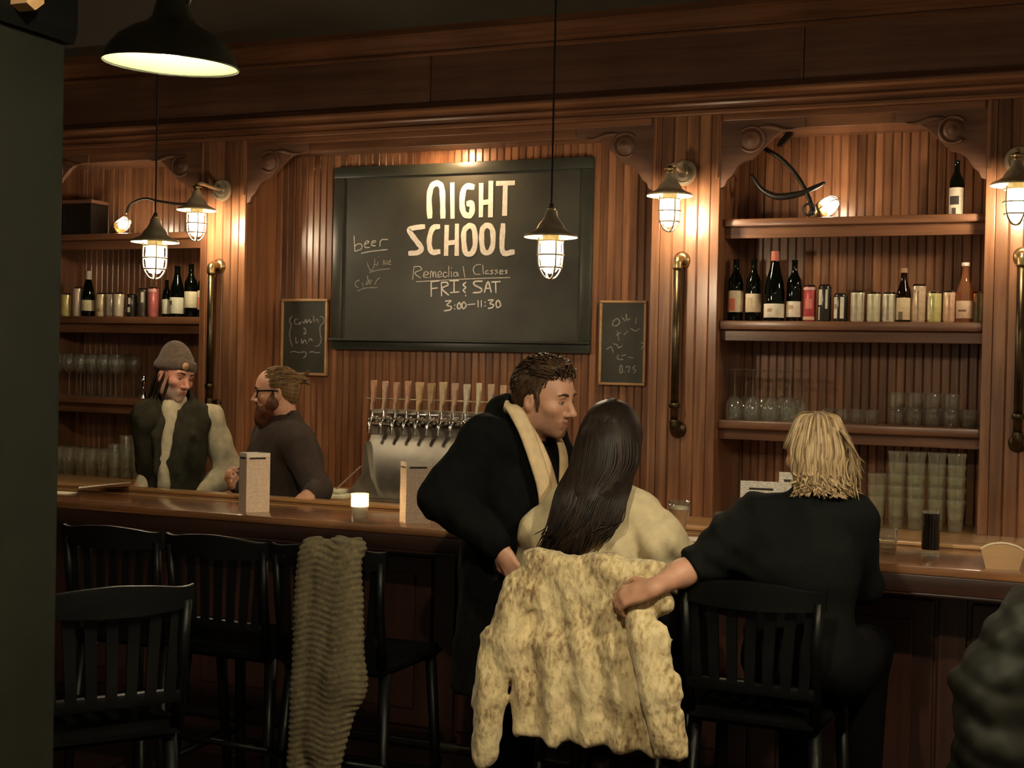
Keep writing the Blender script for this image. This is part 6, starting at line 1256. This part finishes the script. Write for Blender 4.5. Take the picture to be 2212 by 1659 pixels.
for s_ in (-1, 1):
    F = Field((-1.365+s_*0.10-0.08, 4.2, 0.26), (-1.365+s_*0.10+0.08, 4.50, 0.46), 0.010); F.cap((-1.365+s_*0.10, 4.27, 0.335), (-1.365+s_*0.10, 4.42, 0.315), 0.046, 0.036, 0.03); F.cap((-1.365+s_*0.10, 4.29, 0.34), (-1.365+s_*0.10, 4.30, 0.40), 0.045, 0.045, 0.02); F.build('shoe', 'shoe', P4, base)
B_ = Vector(base); c0 = Vector((-1.352, 3.965, 1.462))
hb = Field((-1.62, 3.66, 1.04), (-1.13, 4.10, 1.62), 0.009)
hb.ell((-1.352, 3.964, 1.474), (0.076, 0.083, 0.082), None, 0.02); hb.chain([V3(-1.352, 3.925, 1.45), V3(-1.352, 3.865, 1.34), V3(-1.360, 3.818, 1.22), V3(-1.405, 3.790, 1.12)], [0.076, 0.070, 0.058, 0.025], 0.05, sq=((0, 1, 0), 2.4))
hb.disp(lambda X, Y, Z: 0.003*np.sin(X*220+3*np.sin(Z*9))); hb.build('hair', 'hair_dark', P4, base)
b = MB()
for k in range(520):
    u_ = rng.uniform(-1, 1); ang = u_*1.75; j = rng.normal(0, 1, 6)
    sx, cy_ = math.sin(ang), math.cos(ang); ln = rng.uniform(0.70, 1.0)*(1-0.25*max(0, u_)); fl = max(0, abs(u_)-0.5)*0.07*(1 if u_ > 0 else -0.3)
    tipx = -0.060+u_*0.072+j[0]*0.016; zt_ = -0.09-0.29*ln
    pts = [c0+V3(0.012*u_, 0.01, 0.116), c0+V3(0.062*sx, -0.054*cy_+0.012, 0.088), c0+V3(0.098*sx, -0.100*cy_+0.004, 0.012), c0+V3(0.104*sx+0.003*j[1], -0.100*max(cy_, 0.25)-0.03, -0.085), c0+V3(u_*0.108-0.008+fl*0.4, -0.158-0.03*cy_, -0.17), c0+V3((tipx+u_*0.10)/2+fl+0.006*j[2], -0.188-0.03*max(cy_, 0), (-0.17+zt_)/2-0.03), c0+V3(tipx+fl*1.4, -0.198-0.012*max(cy_, 0)+0.006*j[3], zt_)]
    lock(b, [p-B_ for p in pts], 0.0066, 0.0028, 5, 0.5, 4)
b.build('hair_strands', 'hair_dark', P4, True)

# ================================================================== 5. blonde woman in black
base = (-0.71, 3.92, 0.0)
P5 = person(base, 'blonde woman in a black top resting her bare arm on the next chair')
H = Head((-0.714, 3.935, 1.428), (-0.74, 0.67), roll=math.radians(-3), sc=0.92)
LS, RS = V3(-0.855, 3.87, 1.245), V3(-0.595, 3.93, 1.255)
LE, RE = V3(-0.950, 3.715, 1.140), V3(-0.595, 4.06, 1.05)
LW, RW = V3(-1.078, 3.545, 1.070), V3(-0.66, 4.32, 1.085)
F = Field((-1.36, 3.50, -0.02), (-0.42, 4.62, 1.58), 0.014, ([(-0.82, -0.61, 0.006), (-1.25, -0.94, 0.0045)], [(3.83, 4.05, 0.006), (3.54, 3.74, 0.005)], [(1.31, 1.55, 0.006), (0.96, 1.16, 0.0045)]))
H.add(F, jaw=0.9); F.cap(H.w(0, -0.026, -0.04), V3(-0.715, 3.90, 1.26), 0.045, 0.05, 0.03)
F.cap(LS, RS, 0.05, 0.05, 0.05); F.ell((-0.725, 3.91, 1.10), (0.11, 0.09, 0.17), None, 0.05); F.ell((-0.73, 3.90, 0.86), (0.125, 0.11, 0.13), None, 0.05)
F.chain([LS, LE, V3(-1.02, 3.638, 1.104), LW], [0.044, 0.040, 0.037, 0.0245], 0.02, ); F.chain([RS, RE, RW], [0.036, 0.030, 0.024], 0.02); hand(F, RW, (-0.2, 0.8, -0.1), (0, 0, 1), 0.4, 0.9, -1)
hand(F, LW, (-0.93, -0.02, -0.34), (-0.22, -0.72, 0.62), 0.62, 1.04, 1, thumb=0.35)
for s_ in (-1, 1): F.chain([V3(-0.71+s_*0.09, 3.93, 0.83), V3(-0.71+s_*0.10, 4.32, 0.80), V3(-0.71+s_*0.10, 4.30, 0.36)], [0.085, 0.055, 0.040], 0.04); F.cap((-0.71+s_*0.10, 4.28, 0.335), (-0.71+s_*0.10, 4.42, 0.315), 0.034, 0.026, 0.03)
F.build('body', ['skin', 'lip'], P5, base, lambda C: H.slots(C))
H.face_parts(P5, base, 'hair_blond')
F = Field((-1.12, 3.58, 0.72), (-0.38, 4.44, 1.40), 0.0095)
F.cap(LS, RS, 0.068, 0.068, 0.07); F.ell((-0.725, 3.90, 1.10), (0.155, 0.135, 0.20), None, 0.07); F.ell((-0.735, 3.89, 0.88), (0.165, 0.150, 0.17), None, 0.07)
F.chain([LS, V3(-0.905, 3.78, 1.19), V3(-0.985, 3.68, 1.122)], [0.074, 0.072, 0.058], 0.04); F.cap(V3(-0.80, 3.84, 1.12), V3(-0.92, 3.77, 1.135), 0.09, 0.05, 0.05); F.chain([RS, RE, RW], [0.066, 0.060, 0.045], 0.03)
F.cut((-1.002, 3.660, 1.115), (-0.72, -0.60, -0.32))
F.cap((-0.715, 3.90, 1.275), (-0.715, 3.905, 1.315), 0.074, 0.062, 0.03)
F.disp(lambda X, Y, Z: 0.008*snoise(X, Y, Z, 28, 9.0)+0.004*np.sin((X*0.8+Z)*95)*np.clip((-0.78-X)*8, 0, 1)); F.build('black_top', 'black_knit', P5, base)
F = Field((-0.96, 3.73, 0.0), (-0.46, 4.50, 0.98), 0.014)
for s_ in (-1, 1): F.chain([V3(-0.71+s_*0.09, 3.93, 0.83), V3(-0.71+s_*0.10, 4.32, 0.80), V3(-0.71+s_*0.10, 4.30, 0.38)], [0.105, 0.075, 0.06], 0.04)
F.ell((-0.73, 3.90, 0.84), (0.17, 0.155, 0.11), None, 0.04); F.build('trousers', 'trouser', P5, base)
for s_ in (-1, 1):
    F = Field((-0.71+s_*0.10-0.08, 4.2, 0.26), (-0.71+s_*0.10+0.08, 4.50, 0.46), 0.010); F.cap((-0.71+s_*0.10, 4.27, 0.335), (-0.71+s_*0.10, 4.42, 0.315), 0.046, 0.036, 0.03); F.cap((-0.71+s_*0.10, 4.29, 0.34), (-0.71+s_*0.10, 4.30, 0.40), 0.045, 0.045, 0.02); F.build('shoe', 'shoe', P5, base)
B_ = Vector(base); c0 = Vector((-0.706, 3.925, 1.440))
hb = Field((-0.92, 3.74, 1.24), (-0.50, 4.10, 1.58), 0.008)
hb.ell((-0.704, 3.926, 1.458), (0.079, 0.085, 0.084), None, 0.02); hb.cap((-0.692, 3.895, 1.42), (-0.688, 3.880, 1.36), 0.066, 0.048, 0.03, sq=((0, 1, 0), 1.5))
hb.disp(lambda X, Y, Z: 0.003*np.sin(X*200+3*np.sin(Z*14))); hb.build('hair', 'hair_blond', P5, base)
b = MB()
for k in range(430):
    u_ = rng.uniform(-1, 1); ang = u_*1.7 + 0.12; lay = rng.random(); j = rng.normal(0, 1, 8); sx, cy_ = math.sin(ang), math.cos(ang)
    ln = rng.uniform(0.75, 1.12); out = 0.012+0.018*abs(u_)+0.006*j[0]; lf = 0.80 if u_ < 0 else 1.0
    pts = [c0+V3(0.012*u_, 0.005, 0.114+0.003*j[6]), c0+V3(0.062*sx, -0.058*cy_+0.008, 0.090+0.005*j[5]), c0+V3(0.091*sx+0.004*j[1], -0.094*cy_+0.004, 0.010), c0+V3(0.090*sx+0.005*j[2], -0.088*cy_-0.006, -0.050), c0+V3((0.082+out*0.4)*sx*lf+0.007*j[3], -0.085*cy_-0.012, -0.092*ln), c0+V3((0.086+out*1.0)*sx*lf+0.010*j[4], -0.092*cy_-0.012, -0.112*ln)]
    if u_ < -0.45: pts = pts[:3]
    elif lay < 0.35: pts = pts[:4] + [pts[4]+V3(0.012*sx, -0.012*cy_, 0.012)]
    lock(b, [p-B_ for p in pts], 0.0062, 0.003, 5, 0.5, 4)
for k in range(40):
    j = rng.normal(0, 1, 6); t_ = k/39
    pts = [c0+V3(0.070, -0.02+0.02*j[0], 0.070), c0+V3(0.098, -0.03+0.01*j[1], 0.045-0.02*t_), c0+V3(0.110+0.006*j[2], -0.03, 0.008-0.05*t_), c0+V3(0.118+0.012*j[3]+0.012*(1-t_), -0.03+0.01*j[4], -0.02-0.11*t_)]
    lock(b, [p-B_ for p in pts], 0.0062, 0.0025, 5, 0.5, 4)
b.build('hair_strands', 'hair_blond', P5, True)

# ================================================================== clothes left on the chairs
base = (-1.29, 3.66, 0.52)
r = empty('draped_coat', base, label='cream and brown mottled coat hung over the back of a chair', cat='coat')
F = Field((-1.72, 3.50, 0.48), (-0.92, 3.80, 1.20), 0.0075)
F.cap((-1.475, 3.665, 1.098), (-1.10, 3.665, 1.106), 0.030, 0.030, 0.03, sq=((0, 1, 0), 0.85))
F.box((-1.29, 3.625, 0.93), (0.205, 0.026, 0.20), 0.024, None, 0.04); F.box((-1.295, 3.615, 0.74), (0.225, 0.030, 0.15), 0.026, None, 0.06)
F.box((-1.29, 3.705, 1.03), (0.19, 0.018, 0.09), 0.016, None, 0.03)
F.ell((-1.488, 3.625, 1.030), (0.06, 0.042, 0.055), None, 0.04); F.ell((-1.095, 3.62, 1.025), (0.055, 0.042, 0.050), None, 0.04)
F.chain([V3(-1.498, 3.600, 1.01), V3(-1.540, 3.588, 0.87), V3(-1.578, 3.586, 0.70), V3(-1.588, 3.59, 0.545)], [0.050, 0.058, 0.060, 0.050], 0.014, sq=((0, 1, 0), 1.35))
F.chain([V3(-1.125, 3.580, 0.985), V3(-1.095, 3.562, 0.93), V3(-1.055, 3.555, 0.79), V3(-1.020, 3.560, 0.632)], [0.046, 0.060, 0.056, 0.040], 0.010, sq=((0, 1, 0), 1.3))
F.box((-1.385, 3.600, 0.70), (0.016, 0.022, 0.11), 0.012, None, 0.02)
F.disp(lambda X, Y, Z: 0.010*np.sin(X*62+2.2*np.sin(Z*7)+1.0)*np.clip((1.12-Z)*3.2, 0.1, 1) + 0.006*snoise(X, Y, Z, 48, 3.0) + 0.006*np.sin(Z*40+X*30)*np.clip((Z-0.95)*6, 0, 1) + 0.0035*snoise(X, Y, Z, 130, 2.0) + 0.004*snoise(X*1.6, Y, Z*0.7, 85, 6.0))
X_, Z_ = F.ax[0][:, None, None], F.ax[2][None, None, :]
hem = 0.588+0.010*np.sin(X_*34+1.0)+0.006*np.sin(X_*80); bodyx = (X_ > -1.535) & (X_ < -1.10)
F.f = np.where(bodyx & (Z_ < hem+0.0) , np.maximum(F.f, (hem-Z_).astype(np.float32)), F.f)
F.build('coat_shell', 'coat', r, base)
base = (-2.20, 3.66, 0.36)
r = empty('knit_throw', base, label='olive ribbed knit throw hanging over a chair back', cat='throw')
F = Field((-2.40, 3.52, 0.28), (-1.98, 3.84, 1.18), 0.0055)
F.cap((-2.285, 3.665, 1.105), (-2.125, 3.665, 1.115), 0.036, 0.036, 0.03)
F.cap((-2.275, 3.640, 1.08), (-2.292, 3.615, 0.33), 0.048, 0.040, 0.02, sq=((0, 1, 0), 1.6)); F.cap((-2.145, 3.632, 1.08), (-2.125, 3.612, 0.70), 0.055, 0.072, 0.03, sq=((0, 1, 0), 1.8)); F.cap((-2.135, 3.612, 0.72), (-2.215, 3.610, 0.33), 0.070, 0.045, 0.03, sq=((0, 1, 0), 1.8))
F.cap((-2.20, 3.63, 1.05), (-2.215, 3.612, 0.5), 0.055, 0.055, 0.02, sq=((0, 1, 0), 2.0)); F.cap((-2.20, 3.70, 1.09), (-2.20, 3.725, 0.86), 0.06, 0.06, 0.02, sq=((0, 1, 0), 2.6))
F.cap((-2.195, 3.583, 1.15), (-2.300, 3.566, 0.60), 0.012, 0.016, 0.010, True)
F.disp(lambda X, Y, Z: 0.0034*np.sin((Z-0.05*X+0.008*np.sin(X*40))*2*PI/0.0195) + 0.005*snoise(X, Y, Z, 24, 1.0)); F.build('knit_cloth', 'knit_olive', r, base, relax=0); r.location = (-2.152, 3.66, 0.337)
base = (0.02, 3.26, 0.6)
r = empty('puffer_jacket', base, label='dark olive puffer jacket over the chair at the right edge', cat='jacket')
F = Field((-0.50, 3.02, 0.30), (0.36, 3.50, 1.26), 0.009)
F.cap((-0.08, 3.26, 1.14), (0.20, 3.22, 1.14), 0.065, 0.065, 0.05); F.ell((0.05, 3.22, 0.95), (0.22, 0.09, 0.22), None, 0.06); F.ell((0.04, 3.21, 0.68), (0.24, 0.09, 0.28), None, 0.06)
F.chain([V3(-0.11, 3.20, 1.10), V3(-0.165, 3.17, 0.98), V3(-0.155, 3.16, 0.86), V3(-0.10, 3.15, 0.76)], [0.075, 0.082, 0.080, 0.06], 0.03)
F.cap((-0.14, 3.22, 0.82), (-0.26, 3.22, 0.40), 0.10, 0.12, 0.05, sq=((0, 1, 0), 1.6))
F.disp(lambda X, Y, Z: 0.010*np.abs(np.sin((Z+0.25*X+0.01*np.sin(X*30))*2*PI/0.16)) + 0.007*snoise(X, Y, Z, 46, 5.0)); F.build('jacket_shell', 'puffer', r, base)
part('zip_pull', 'brass', r, lambda b: b.box(-0.02, -0.012, -0.15, -0.145, 0.30, 0.33))
